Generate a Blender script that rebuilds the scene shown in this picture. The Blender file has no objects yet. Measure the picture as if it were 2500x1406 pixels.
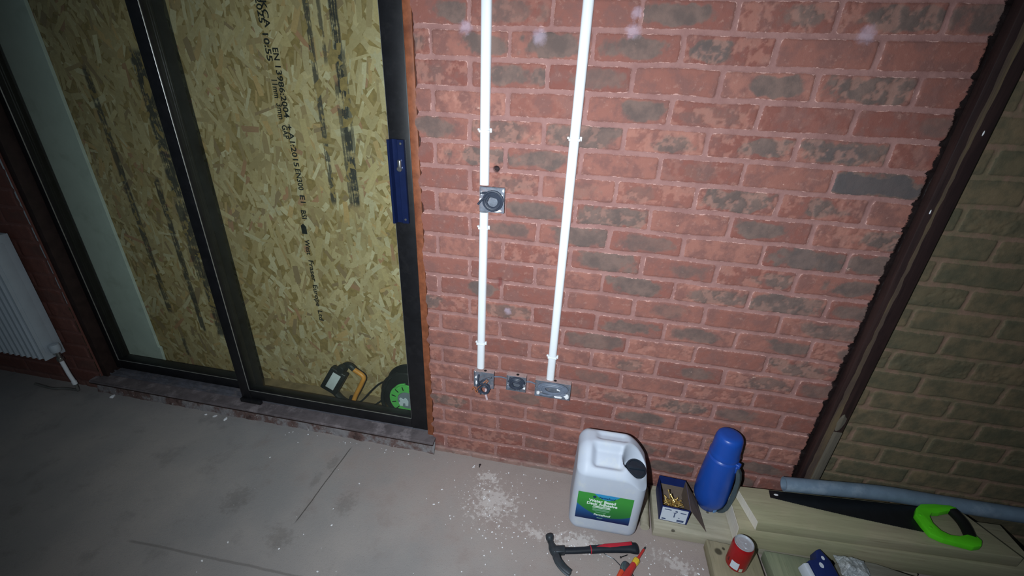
import bpy, bmesh, math, random
import numpy as np
from mathutils import Vector, Matrix
random.seed(7)
rng = np.random.default_rng(11)
S = bpy.context.scene
PI = math.pi

# ------------------------------------------------------------------ camera, world, light, exposure
cam_d = bpy.data.cameras.new('camera'); cam = bpy.data.objects.new('camera', cam_d); S.collection.objects.link(cam)
S.camera = cam
cam_d.sensor_fit = 'HORIZONTAL'; cam_d.sensor_width = 36.0
cam_d.lens = 1041.2888 / 2500 * 36.0
cam_d.clip_start = 0.02
cam.matrix_world = (Matrix.Translation((0.328034, -1.308388, 1.469506)) @ Matrix.Rotation(0.172045, 4, 'Z')
                    @ Matrix.Rotation(1.122466, 4, 'X') @ Matrix.Rotation(0.044174, 4, 'Z'))
W = bpy.data.worlds.new('night'); S.world = W; W.use_nodes = True
W.node_tree.nodes['Background'].inputs[0].default_value = (0.55, 0.75, 0.9, 1)
W.node_tree.nodes['Background'].inputs[1].default_value = 0.05
S.view_settings.view_transform = 'Standard'; S.view_settings.look = 'None'
S.view_settings.gamma = 1.0; S.view_settings.use_curve_mapping = False
S.view_settings.exposure = 0.0
# the phone's flash, a hand's width left of the lens
fl = bpy.data.lights.new('phone_flash', 'SPOT'); fo = bpy.data.objects.new('phone_flash', fl); S.collection.objects.link(fo)
fl.energy = 128.0; fl.color = (0.84, 0.93, 1.0); fl.shadow_soft_size = 0.012
fl.spot_size = math.radians(130); fl.spot_blend = 1.0
fo.location = (0.20, -1.34, 1.42)
fo.rotation_euler = (Vector((0.12, 0.0, 0.80)) - Vector(fo.location)).to_track_quat('-Z', 'Y').to_euler()

# ------------------------------------------------------------------ colour and material helpers
def lin(c):
    return tuple(((v / 255) / 12.92 if v / 255 <= 0.04045 else ((v / 255 + 0.055) / 1.055) ** 2.4) for v in c)
class NT:
    def __init__(s, name):
        s.m = bpy.data.materials.new(name); s.m.use_nodes = True; s.t = s.m.node_tree
        s.b = s.t.nodes['Principled BSDF']
        s.b.inputs['Specular IOR Level'].default_value = 0.35
    def n(s, typ, **kw):
        x = s.t.nodes.new(typ)
        for k, v in kw.items(): setattr(x, k, v)
        return x
    def l(s, a, b): s.t.links.new(a, b)
    def val(s, sock, v):
        if hasattr(v, 'is_output') or isinstance(v, bpy.types.NodeSocket): s.l(v, sock)
        elif isinstance(v, tuple) and len(v) == 3 and sock.type == 'RGBA': sock.default_value = (*v, 1)
        else: sock.default_value = v
    def math(s, op, a, b=0.0, c=0.0, clamp=False):
        x = s.n('ShaderNodeMath', operation=op, use_clamp=clamp)
        s.val(x.inputs[0], a); s.val(x.inputs[1], b); s.val(x.inputs[2], c); return x.outputs[0]
    def ramp(s, f, lo, hi, a=0.0, b=1.0, smooth=True):
        x = s.n('ShaderNodeMapRange', interpolation_type='SMOOTHSTEP' if smooth else 'LINEAR')
        s.val(x.inputs[0], f); s.val(x.inputs[1], lo); s.val(x.inputs[2], hi); s.val(x.inputs[3], a); s.val(x.inputs[4], b)
        return x.outputs[0]
    def mix(s, f, a, b, mode='MIX'):
        x = s.n('ShaderNodeMix', data_type='RGBA', blend_type=mode)
        s.val(x.inputs[0], f); s.val(x.inputs[6], a); s.val(x.inputs[7], b); return x.outputs[2]
    def co(s, scale=(1, 1, 1), rot=(0, 0, 0), off=(0, 0, 0)):
        c = s.n('ShaderNodeTexCoord'); mp = s.n('ShaderNodeMapping')
        s.l(c.outputs['Object'], mp.inputs[0])
        mp.inputs['Scale'].default_value = scale; mp.inputs['Rotation'].default_value = rot; mp.inputs['Location'].default_value = off
        return mp.outputs[0]
    def noise(s, vec, scale, detail=4, rough=0.6, dist=0.0):
        x = s.n('ShaderNodeTexNoise'); s.l(vec, x.inputs['Vector'])
        x.inputs['Scale'].default_value = scale; x.inputs['Detail'].default_value = detail
        x.inputs['Roughness'].default_value = rough; x.inputs['Distortion'].default_value = dist
        return x.outputs[0]
    def attr(s, name):
        x = s.n('ShaderNodeAttribute', attribute_name=name); return x
    def bump(s, h, strength=0.3, dist=0.002):
        x = s.n('ShaderNodeBump'); x.inputs['Strength'].default_value = strength; x.inputs['Distance'].default_value = dist
        s.l(h, x.inputs['Height']); s.l(x.outputs[0], s.b.inputs['Normal'])
    def out(s, col=None, rough=None, metal=None, spec=None):
        if col is not None: s.val(s.b.inputs['Base Color'], col)
        if rough is not None: s.val(s.b.inputs['Roughness'], rough)
        if metal is not None: s.val(s.b.inputs['Metallic'], metal)
        if spec is not None: s.val(s.b.inputs['Specular IOR Level'], spec)
        return s.m
def plain(name, rgb, rough=0.5, metal=0.0, var=0.12, scale=40, bump=0.1, spec=0.35, dirt=None, dirt_amt=0.5, dscale=9):
    t = NT(name); c = lin(rgb); v = t.co()
    n1 = t.noise(v, scale, 5)
    col = t.mix(t.ramp(n1, 0.3, 0.7), tuple(x * (1 - var) for x in c), tuple(min(1, x * (1 + var)) for x in c))
    if dirt is not None:
        n2 = t.noise(v, dscale, 6, 0.7)
        col = t.mix(t.math('MULTIPLY', t.ramp(n2, 0.5, 0.68), dirt_amt), col, lin(dirt))
    if bump: t.bump(n1, bump, 0.001)
    return t.out(col, rough, metal, spec)

# ------------------------------------------------------------------ mesh helpers
def link(name, me, mat=None, parent=None):
    o = bpy.data.objects.new(name, me); S.collection.objects.link(o)
    if mat is not None and len(me.materials) == 0: me.materials.append(mat)
    if parent is not None: o.parent = parent
    return o
class MB:
    """collects shapes into one bmesh"""
    def __init__(s): s.b = bmesh.new()
    def poly(s, vs, fs, M=None):
        b = s.b; V = [b.verts.new(M @ Vector(v) if M else v) for v in vs]
        out = []
        for f in fs:
            try: out.append(b.faces.new([V[i] for i in f]))
            except ValueError: pass
        return V
    def box(s, x0, x1, y0, y1, z0, z1, bev=0.0, seg=2, M=None):
        t = bmesh.new()
        V = [t.verts.new(p) for p in [(x0, y0, z0), (x1, y0, z0), (x1, y1, z0), (x0, y1, z0), (x0, y0, z1), (x1, y0, z1), (x1, y1, z1), (x0, y1, z1)]]
        for f in [(0, 3, 2, 1), (4, 5, 6, 7), (0, 1, 5, 4), (1, 2, 6, 5), (2, 3, 7, 6), (3, 0, 4, 7)]: t.faces.new([V[i] for i in f])
        if bev: bmesh.ops.bevel(t, geom=list(t.edges), offset=bev, segments=seg, affect='EDGES', profile=0.5, clamp_overlap=True)
        s._add(t, M); return s
    def _add(s, t, M=None):
        if M is not None: t.transform(M)
        me = bpy.data.meshes.new('t'); t.to_mesh(me); t.free(); s.b.from_mesh(me); bpy.data.meshes.remove(me)
    def prism(s, pts, z0, z1, bev=0.0, seg=2, M=None):
        t = bmesh.new(); n = len(pts)
        a = [t.verts.new((p[0], p[1], z0)) for p in pts]; c = [t.verts.new((p[0], p[1], z1)) for p in pts]
        t.faces.new(a[::-1]); t.faces.new(c)
        for i in range(n): t.faces.new([a[i], a[(i + 1) % n], c[(i + 1) % n], c[i]])
        bmesh.ops.recalc_face_normals(t, faces=list(t.faces))
        if bev: bmesh.ops.bevel(t, geom=list(t.edges), offset=bev, segments=seg, affect='EDGES', profile=0.5, clamp_overlap=True)
        s._add(t, M); return s
    def lathe(s, prof, n=40, M=None, cap=True):
        t = bmesh.new(); R = []
        for r, z in prof:
            R.append([t.verts.new((r * math.cos(2 * PI * i / n), r * math.sin(2 * PI * i / n), z)) for i in range(n)])
        for a, c in zip(R, R[1:]):
            for i in range(n): t.faces.new([a[i], a[(i + 1) % n], c[(i + 1) % n], c[i]])
        if cap:
            if prof[0][0] > 1e-5: t.faces.new(R[0][::-1])
            if prof[-1][0] > 1e-5: t.faces.new(R[-1])
        s._add(t, M); return s
    def tube(s, pts, r, n=8, M=None):
        pts = [Vector(p) for p in pts]; t = bmesh.new(); R = []
        rr = r if isinstance(r, (list, tuple)) else [r] * len(pts)
        up = None
        for i, p in enumerate(pts):
            d = (pts[min(i + 1, len(pts) - 1)] - pts[max(i - 1, 0)]).normalized()
            if up is None: up = d.orthogonal().normalized()
            up = (up - d * up.dot(d)).normalized(); sd = d.cross(up)
            R.append([t.verts.new(p + (up * math.cos(2 * PI * k / n) + sd * math.sin(2 * PI * k / n)) * rr[i]) for k in range(n)])
        for a, c in zip(R, R[1:]):
            for i in range(n): t.faces.new([a[i], a[(i + 1) % n], c[(i + 1) % n], c[i]])
        t.faces.new(R[0][::-1]); t.faces.new(R[-1])
        s._add(t, M); return s
    def build(s, name, mat=None, parent=None, smooth=True, angle=35):
        bmesh.ops.recalc_face_normals(s.b, faces=list(s.b.faces))
        me = bpy.data.meshes.new(name); s.b.to_mesh(me); s.b.free()
        if smooth:
            me.polygons.foreach_set('use_smooth', [True] * len(me.polygons))
            me.set_sharp_from_angle(angle=math.radians(angle))
        return link(name, me, mat, parent)
def smooth_path(pts, k=6):
    """Catmull-Rom through the given points"""
    P = [Vector(p) for p in pts]; P = [P[0] * 2 - P[1]] + P + [P[-1] * 2 - P[-2]]; out = []
    for i in range(1, len(P) - 2):
        for j in range(k):
            t = j / k; a, b, c, d = P[i - 1], P[i], P[i + 1], P[i + 2]
            out.append(0.5 * ((2 * b) + (c - a) * t + (2 * a - 5 * b + 4 * c - d) * t * t + (3 * b - a - 3 * c + d) * t ** 3))
    out.append(P[-2]); return out
def empty(name, loc, rot=(0, 0, 0)):
    o = bpy.data.objects.new(name, None); S.collection.objects.link(o); o.location = loc; o.rotation_euler = rot
    o.empty_display_size = 0.02; return o
def tag(o, label=None, cat=None, group=None, kind=None):
    if label: o['label'] = label
    if cat: o['category'] = cat
    if group: o['group'] = group
    if kind: o['kind'] = kind
    return o
def text(name, body, size, mat, M, parent=None, bold=0.0, sx=1.0, extrude=0.0002):
    cu = bpy.data.curves.new(name, 'FONT'); cu.body = body; cu.size = size; cu.align_x = 'CENTER'; cu.align_y = 'CENTER'
    cu.extrude = extrude; cu.offset = bold; cu.resolution_u = 3
    o = bpy.data.objects.new('tmp', cu); S.collection.objects.link(o)
    dg = bpy.context.evaluated_depsgraph_get(); me = bpy.data.meshes.new_from_object(o.evaluated_get(dg))
    bpy.data.objects.remove(o); bpy.data.curves.remove(cu)
    me.transform(M @ Matrix.Diagonal((sx, 1, 1, 1))); me.materials.clear()
    return link(name, me, mat, parent)

# ------------------------------------------------------------------ value noise on arrays
def _h(ix, iy, seed):
    n = (ix.astype(np.int64) * 374761393 + iy.astype(np.int64) * 668265263 + seed * 982451653) & 0x7fffffff
    n = ((n ^ (n >> 13)) * 1274126177) & 0x7fffffff
    n = (n ^ (n >> 16)) & 0xffffff
    return n / float(0xffffff)
def vn(x, y, s, seed=0):
    x = x / s; y = y / s; ix = np.floor(x); iy = np.floor(y); fx = x - ix; fy = y - iy
    fx = fx * fx * (3 - 2 * fx); fy = fy * fy * (3 - 2 * fy)
    a = _h(ix, iy, seed); b = _h(ix + 1, iy, seed); c = _h(ix, iy + 1, seed); d = _h(ix + 1, iy + 1, seed)
    return (a + (b - a) * fx) * (1 - fy) + (c + (d - c) * fx) * fy
def fbm(x, y, s, o=4, seed=0, g=0.5):
    r = 0; a = 1; t = 0
    for i in range(o): r = r + a * vn(x, y, s / 2 ** i, seed + i * 17); t += a; a *= g
    return r / t
def sst(x, a, b):
    t = np.clip((x - a) / (b - a), 0, 1); return t * t * (3 - 2 * t)

def grid_mesh(name, X, Y, Z, attrs, mat, flip=False):
    """X, Y, Z: 2-D arrays of coordinates; attrs: name -> 2-D array"""
    h, w = X.shape
    co = np.stack([X, Y, Z], -1).reshape(-1, 3).astype(np.float32)
    i = np.arange(h * w).reshape(h, w)
    q = np.stack([i[:-1, :-1], i[:-1, 1:], i[1:, 1:], i[1:, :-1]], -1).reshape(-1, 4)
    if flip: q = q[:, ::-1]
    return co, q.astype(np.int32), {k: v.reshape(-1).astype(np.float32) for k, v in attrs.items()}
def join_grids(name, parts, mat):
    me = bpy.data.meshes.new(name); cos, qs, at = [], [], {}; n = 0
    for co, q, a in parts:
        cos.append(co); qs.append(q + n); n += len(co)
        for k, v in a.items(): at.setdefault(k, []).append(v)
    co = np.concatenate(cos); q = np.concatenate(qs)
    me.vertices.add(len(co)); me.vertices.foreach_set('co', co.reshape(-1))
    me.loops.add(q.size); me.loops.foreach_set('vertex_index', q.reshape(-1))
    me.polygons.add(len(q)); me.polygons.foreach_set('loop_start', np.arange(0, q.size, 4, dtype=np.int32))
    me.polygons.foreach_set('use_smooth', np.ones(len(q), dtype=bool))
    for k, v in at.items():
        a = me.attributes.new(k, 'FLOAT', 'POINT'); a.data.foreach_set('value', np.concatenate(v))
    me.update(calc_edges=True); me.validate()
    return link(name, me, mat)

# ------------------------------------------------------------------ brick wall
Z0, CH = 1.6, 0.075            # a bed joint at z=1.6, courses of 75 mm
DARK = {  # (row, brick): (centre 0..1, half width 0..1, strength); even rows start at x=.289+.225j, odd rows at .4015+.225j
 (0, -2): (.70, .30, .8), (0, -1): (.50, .42, .75), (0, 0): (.5, .36, .8), (0, 1): (.35, .26, .9), (0, -3): (.6, .3, .5),
 (-1, 0): (.45, .38, .75), (-1, 1): (.7, .2, .6), (-1, 2): (.62, .3, .75), (-1, 3): (.5, .45, .6), (-1, -2): (.5, .4, .45), (-1, -3): (.8, .15, .7),
 (1, -2): (.6, .35, .7), (1, -1): (.6, .35, .5), (1, -3): (.4, .4, .3), (1, 1): (.6, .25, .75), (1, 2): (.55, .42, .8),
 (2, 0): (.66, .28, .7), (2, 1): (.5, .4, .3), (2, 3): (.8, .2, .4),
 (3, -3): (.5, .42, .6), (3, -2): (.5, .45, .5), (3, -1): (.5, .48, .75), (3, 0): (.62, .22, .6), (3, 1): (.68, .28, .85), (3, 2): (.5, .44, .95),
 (4, -2): (.6, .38, .65), (4, -1): (.45, .34, .7), (4, 1): (.5, .3, .3), (4, 3): (.5, .5, 1.15),
 (5, -2): (.6, .3, .4), (5, 0): (.3, .2, .35), (5, 1): (.5, .45, .8), (5, 2): (.5, .28, .65), (5, -1): (.5, .3, .3),
 (6, -1): (.45, .38, .65), (6, 0): (.5, .42, .75), (6, 2): (.35, .25, .7), (6, 3): (.8, .3, .7),
 (7, -2): (.6, .3, .5), (7, -1): (.55, .42, .7), (7, 0): (.5, .35, .5), (7, 2): (.5, .48, .9), (7, 3): (.5, .5, .7),
 (8, 0): (.5, .42, .7), (8, 1): (.65, .3, .45), (8, 2): (.75, .2, .6), (8, 3): (.75, .3, .7),
 (9, 0): (.5, .42, .8), (9, 1): (.6, .38, .6), (9, 2): (.5, .48, .85), (9, 3): (.5, .4, .6),
 (10, -2): (.75, .2, .9), (10, 1): (.5, .3, .4), (10, 3): (.7, .4, .6), (11, 0): (.5, .4, .6), (11, -2): (.6, .3, .5), (11, 2): (.7, .3, .6),
 (12, 0): (.5, .42, .55), (12, 3): (.5, .45, .6), (13, 2): (.6, .3, .5), (14, 0): (.5, .3, .4), (15, 1): (.5, .4, .6), (16, -1): (.5, .3, .5), (16, 1): (.45, .4, .75),
}
def brick_fields(x, z):
    wx = x + (fbm(x, z, .06, 3, 5) - .5) * .006; wz = z + (fbm(x, z, .09, 3, 9) - .5) * .007
    t = (Z0 - wz) / CH; row = np.floor(t); fz = t - row
    odd = np.mod(row, 2)
    u = (wx - .289 - .1125 * odd) / .225; j = np.floor(u); fx = u - j
    hx, hz = .1125 - .0058, .0375 - .0058 - .0012 * _h(row, j, 3)
    px = np.abs(fx - .5) * .225 - (hx - .006 + (_h(row, j, 41) - .5) * .004); pz = np.abs(fz - .5) * CH - (hz - .006)
    d = -(np.hypot(np.maximum(px, 0), np.maximum(pz, 0)) + np.minimum(np.maximum(px, pz), 0) - .006)   # >0 inside the brick
    r1 = _h(row, j, 21); r2 = _h(row, j, 22); r3 = _h(row, j, 23)
    cx = .3 + .4 * r2; hw = .2 + .25 * r3
    st = np.where(r1 < .38, .35 + .5 * _h(row, j, 24), 0.0)
    vis = (x > -.25) & (x < 1.19) & (row <= 10)
    st = np.where(vis, 0.0, st)
    full = np.zeros_like(st)
    for (r, k), (c, w, s) in DARK.items():
        m = (row == r) & (j == k)
        cx = np.where(m, c, cx); hw = np.where(m, w * 1.08, hw); st = np.where(m, s * 1.15, st); full = np.where(m & (w >= .42), 1.0, full)
    e = np.sqrt(((fx - cx) / (hw + .03)) ** 2 + (np.abs(fz - .5) / (.36 + .10 * full)) ** 3)
    patch = sst(-(e - 1) + (fbm(x, z, .040, 5, 31, .6) - .5) * 1.5, -.15, .45) * st
    tone = _h(row, j, 25)
    rough = fbm(x, z, .02, 4, 51)
    worn = sst(_h(row, j, 26), .55, .8) * sst(fbm(x, z, .018, 4, 61, .6), .48, .62)
    return d, patch, tone, rough, worn
def wall_patch(x0, x1, z0, z1, st, jag=False):
    nx = int(round((x1 - x0) / st)) + 1; nz = int(round((z1 - z0) / st)) + 1
    xs = np.linspace(x0, x1, nx); zs = np.linspace(z0, z1, nz); X, Zg = np.meshgrid(xs, zs)
    d, patch, tone, rough, worn = brick_fields(X, Zg)
    face = sst(d + (fbm(X, Zg, .012, 3, 71) - .5) * .003, -.002, .0035)
    h = face * (.0030 + .0014 * tone) + (rough - .5) * .0024 - worn * face * .0018 + (fbm(X, Zg, .25, 2, 81) - .5) * .004
    # a drilled hole and a chipped joint
    h = h - .016 * sst(-np.hypot(X - .036, Zg - 1.229), -.0105, -.006)
    cr = fbm(X, Zg, .02, 3, 91) * .02
    h = h - .004 * sst(-(np.maximum(np.abs(X - .057) - .010, np.abs(Zg - .846) - .020) + cr), -.012, -.006)
    if jag:
        k = np.exp(-(X - x0) / .012); X = X + k * ((fbm(X * 0, Zg, .03, 3, 101) - .5) * .022)
    hole = sst(-np.hypot(X - .036, Zg - 1.229), -.0115, -.0075)
    chip = sst(-(np.maximum(np.abs(X - .057) - .006, np.abs(Zg - .846) - .016) + cr), -.014, -.009)
    A = dict(d=d, patch=patch, tone=tone, worn=worn * face, hole=hole, chip=chip)
    return grid_mesh('w', X, -h, Zg, A, None)
def brick_material():
    t = NT('brick_masonry'); v = t.co()
    fine = t.noise(v, 260, 5, .65); mid = t.noise(v, 70, 6, .65); big = t.noise(v, 2.2, 3, .5); clo = t.noise(v, 18, 5, .62)
    geo = t.n('ShaderNodeNewGeometry'); sep = t.n('ShaderNodeSeparateXYZ'); t.l(geo.outputs['Position'], sep.inputs[0])
    px, pz = sep.outputs[0], sep.outputs[2]
    d = t.math('ADD', t.attr('d').outputs['Fac'], t.math('MULTIPLY', t.math('SUBTRACT', mid, .5), .0085))
    face = t.ramp(d, -.0008, .0014)
    tone = t.attr('tone').outputs['Fac']
    red = t.mix(tone, lin((130, 80, 71)), lin((154, 104, 92)))
    red = t.mix(t.ramp(clo, .42, .62), red, lin((128, 88, 81)))
    red = t.mix(t.math('MULTIPLY', t.ramp(mid, .56, .72), .45), red, lin((172, 130, 118)))
    grey = t.mix(t.ramp(clo, .35, .65), lin((122, 99, 91)), lin((100, 84, 79)))
    grey = t.mix(t.math('MULTIPLY', t.ramp(fine, .63, .72), .35), grey, lin((84, 76, 74)))
    pm = t.ramp(t.math('ADD', t.attr('patch').outputs['Fac'], t.math('MULTIPLY', t.math('SUBTRACT', mid, .5), .3)), .05, .80)
    brick = t.mix(pm, red, grey)
    brick = t.mix(t.math('MULTIPLY', t.ramp(t.attr('patch').outputs['Fac'], .9, 1.25), .8), brick, lin((84, 79, 80)))
    brick = t.mix(t.math('MULTIPLY', t.attr('worn').outputs['Fac'], .32), brick, lin((190, 136, 120)))
    mort = t.mix(t.ramp(clo, .35, .68), lin((157, 117, 111)), lin((143, 104, 99)))
    col = t.mix(face, mort, brick)
    # pale rims where the red coating broke along the arrises
    rim = t.math('MULTIPLY', t.ramp(t.math('ABSOLUTE', t.math('SUBTRACT', d, .0002)), .0016, .0002), t.ramp(t.noise(v, 34, 4, .7), .5, .62))
    col = t.mix(t.math('MULTIPLY', rim, .8), col, lin((214, 170, 160)))
    # pale scuffs
    col = t.mix(t.math('MULTIPLY', t.ramp(t.noise(v, 26, 6, .75), .66, .72), .55), col, lin((214, 176, 160)))
    # lilac splashes of plaster on three joints
    for sx, sz, r in ((.145, 1.583, .022), (.387, 1.60, .020), (.39, 1.64, .016), (.925, 1.605, .022), (.09, .74, .014), (-.06, 1.60, .02)):
        dd = t.math('SQRT', t.math('ADD', t.math('POWER', t.math('SUBTRACT', px, sx), 2), t.math('POWER', t.math('SUBTRACT', pz, sz), 2)))
        dd = t.math('ADD', dd, t.math('MULTIPLY', t.math('SUBTRACT', mid, .5), .03))
        col = t.mix(t.math('MULTIPLY', t.ramp(dd, r * 1.2, r * .3), .45), col, lin((196, 178, 196)))
    col = t.mix(t.math('MULTIPLY', t.attr('chip').outputs['Fac'], .8), col, lin((120, 66, 62)))
    col = t.mix(t.attr('hole').outputs['Fac'], col, lin((52, 40, 42)))
    # grey lime and dust along the foot of the wall
    lo = t.math('ADD', pz, t.math('MULTIPLY', t.math('SUBTRACT', clo, .5), .16))
    col = t.mix(t.math('MULTIPLY', t.ramp(lo, .055, .005), .5), col, lin((156, 138, 130)))
    # beyond the post the red coating was never applied: brown, sooty stock brick
    un_b = t.mix(t.ramp(clo, .35, .65), lin((122, 104, 80)), lin((94, 86, 68)))
    un_b = t.mix(t.math('MULTIPLY', tone, .45), un_b, lin((72, 76, 60)))
    un_m = t.mix(t.ramp(clo, .4, .62), lin((132, 106, 90)), lin((114, 102, 80)))
    un = t.mix(face, un_m, un_b)
    right = t.ramp(px, 1.235, 1.240)
    col = t.mix(right, col, un)
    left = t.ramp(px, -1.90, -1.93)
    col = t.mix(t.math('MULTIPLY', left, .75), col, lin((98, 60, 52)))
    # dark stain slopped over the joints beside the post
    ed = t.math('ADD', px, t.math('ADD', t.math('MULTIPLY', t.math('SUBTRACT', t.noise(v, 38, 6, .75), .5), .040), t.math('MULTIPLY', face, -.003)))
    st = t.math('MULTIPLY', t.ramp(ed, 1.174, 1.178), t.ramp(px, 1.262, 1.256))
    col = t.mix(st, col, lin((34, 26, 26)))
    rgh = t.ramp(st, 0, 1, .82, .35)
    t.bump(t.math('ADD', t.math('MULTIPLY', fine, .5), mid), .55, .0022)
    return t.out(col, rgh, 0, .3)
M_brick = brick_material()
DR, DL, DT = -.213, -1.945, 2.10        # edges and head of the door opening
def quads(vs, st=None):
    vs = np.array(vs, dtype=np.float32); q = np.arange(len(vs)).reshape(-1, 4).astype(np.int32)
    d, patch, tone, rough, worn = brick_fields(vs[:, 0] + vs[:, 1], vs[:, 2])
    return vs, q, dict(d=d * 0 + .01, patch=patch * 0, tone=tone, worn=worn * 0, hole=d * 0, chip=d * 0)
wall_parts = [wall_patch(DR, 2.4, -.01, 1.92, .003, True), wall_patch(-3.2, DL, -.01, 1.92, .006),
              wall_patch(-3.2, 3.2, DT, 2.5, .02), wall_patch(-3.2, DL, 1.92, DT, .02), wall_patch(DR, 3.2, 1.92, DT, .02), wall_patch(2.4, 3.2, -.01, 1.92, .02),
              quads([(DR, 0.002, -.01), (DR, .10, -.01), (DR, .10, DT), (DR, 0.002, DT), (DL, .10, -.01), (DL, 0, -.01), (DL, 0, DT), (DL, .10, DT),
                     (DL, 0, DT), (DR, 0, DT), (DR, .10, DT), (DL, .10, DT)])]
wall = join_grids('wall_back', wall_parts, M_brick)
tag(wall, 'red coated brick wall with grey-hearted bricks around the patio door', 'wall', kind='structure')

# ------------------------------------------------------------------ floor
def floor_material():
    t = NT('concrete_floor'); v = t.co()
    a = t.noise(v, 1.7, 5, .55); b = t.noise(v, 9, 6, .65); c = t.noise(v, 60, 5, .65); f = t.noise(v, 320, 3, .6)
    geo = t.n('ShaderNodeNewGeometry'); sep = t.n('ShaderNodeSeparateXYZ'); t.l(geo.outputs['Position'], sep.inputs[0])
    px, py = sep.outputs[0], sep.outputs[1]
    col = t.mix(t.ramp(a, .35, .65), lin((143, 140, 139)), lin((162, 155, 151)))
    col = t.mix(t.math('MULTIPLY', t.ramp(b, .52, .72), .45), col, lin((119, 115, 113)))
    # brick dust: heavier close to the wall and towards the timber
    ds = t.math('ADD', t.math('MULTIPLY', t.ramp(py, -.75, -.05), .75), t.math('MULTIPLY', t.ramp(px, -.9, .7), .5))
    ds = t.math('MULTIPLY', ds, t.ramp(px, -1.7, -.4))
    ds = t.math('ADD', ds, t.math('MULTIPLY', t.math('SUBTRACT', b, .5), 1.1))
    col = t.mix(t.math('MULTIPLY', t.ramp(ds, .35, 1.15), .75), col, lin((162, 146, 140)))
    # pale limewash splashes
    for (sx, sy, rx, ry, th) in ((.28, -.29, .10, .026, -.25), (.42, -.29, .10, .04, 0), (.10, -.20, .10, .10, .7), (.05, -.09, .06, .03, 0), (.78, -.30, .09, .03, -.4)):
        ca, sa = math.cos(th), math.sin(th)
        dx = t.math('SUBTRACT', px, sx); dy = t.math('SUBTRACT', py, sy)
        ux = t.math('DIVIDE', t.math('ADD', t.math('MULTIPLY', dx, ca), t.math('MULTIPLY', dy, sa)), rx)
        uy = t.math('DIVIDE', t.math('SUBTRACT', t.math('MULTIPLY', dy, ca), t.math('MULTIPLY', dx, sa)), ry)
        e = t.math('SQRT', t.math('ADD', t.math('POWER', ux, 2), t.math('POWER', uy, 2)))
        e = t.math('ADD', e, t.math('MULTIPLY', t.math('SUBTRACT', c, .5), 4.6))
        e = t.math('ADD', e, t.math('MULTIPLY', t.math('SUBTRACT', b, .5), 1.6))
        col = t.mix(t.math('MULTIPLY', t.ramp(e, .9, .25), .7), col, lin((204, 196, 192)))
    # dark scuffs
    for (sx, sy, rx, ry) in ((-.86, -.40, .06, .07), (-.60, -.17, .03, .05), (-.62, -.26, .02, .05), (-.60, -.50, .06, .05), (-1.5, -.85, .15, .05), (-.45, -.33, .05, .06)):
        ux = t.math('DIVIDE', t.math('SUBTRACT', px, sx), rx); uy = t.math('DIVIDE', t.math('SUBTRACT', py, sy), ry)
        e = t.math('ADD', t.math('SQRT', t.math('ADD', t.math('POWER', ux, 2), t.math('POWER', uy, 2))), t.math('MULTIPLY', t.math('SUBTRACT', c, .5), 2.4))
        col = t.mix(t.math('MULTIPLY', t.ramp(e, 1.1, .2), .26), col, lin((82, 74, 66)))
    # hairline crack
    def seg(ax, ay, bx, by, w, s):
        L = math.hypot(bx - ax, by - ay); ux, uy = (bx - ax) / L, (by - ay) / L
        dx = t.math('SUBTRACT', px, ax); dy = t.math('SUBTRACT', py, ay)
        al = t.math('ADD', t.math('MULTIPLY', dx, ux), t.math('MULTIPLY', dy, uy))
        ac = t.math('ABSOLUTE', t.math('ADD', t.math('SUBTRACT', t.math('MULTIPLY', dx, uy), t.math('MULTIPLY', dy, ux)), t.math('MULTIPLY', t.math('SUBTRACT', b, .5), .012)))
        m = t.math('MULTIPLY', t.ramp(ac, w, w * .3), t.math('MULTIPLY', t.ramp(al, 0, .03), t.ramp(al, L, L - .03)))
        return t.math('MULTIPLY', m, s)
    col = t.mix(seg(-.57, -.06, -.585, -.45, .0035, .75), col, lin((58, 54, 50)))
    col = t.mix(seg(-1.1, -.62, -.35, -.60, .006, .35), col, lin((70, 64, 58)))
    col = t.mix(t.math('MULTIPLY', t.ramp(f, .62, .75), .35), col, lin((176, 166, 158)))
    col = t.mix(t.math('MULTIPLY', t.ramp(f, .40, .28), .3), col, lin((84, 82, 80)))
    t.bump(t.math('ADD', t.math('MULTIPLY', c, .7), f), .45, .0018)
    return t.out(col, .85, 0, .25)
M_floor = floor_material()
xs = np.linspace(-3.2, 3.2, 641); ys = np.linspace(-1.3, .0, 131); X, Y = np.meshgrid(xs, ys)
Zf = (fbm(X, Y, .3, 4, 7) - .5) * .004; Zf = Zf * sst(-(Y), 0, .02) - .001
x2, y2 = np.meshgrid(np.linspace(-3.2, 3.2, 9), np.linspace(-3.2, -1.3, 4))
floor = join_grids('floor', [grid_mesh('f', X, Y, Zf, {}, None), grid_mesh('f', x2, y2, x2 * 0 - .001, {}, None)], M_floor)
tag(floor, 'bare concrete floor with pink brick dust and white specks', 'floor', kind='structure')

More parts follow.
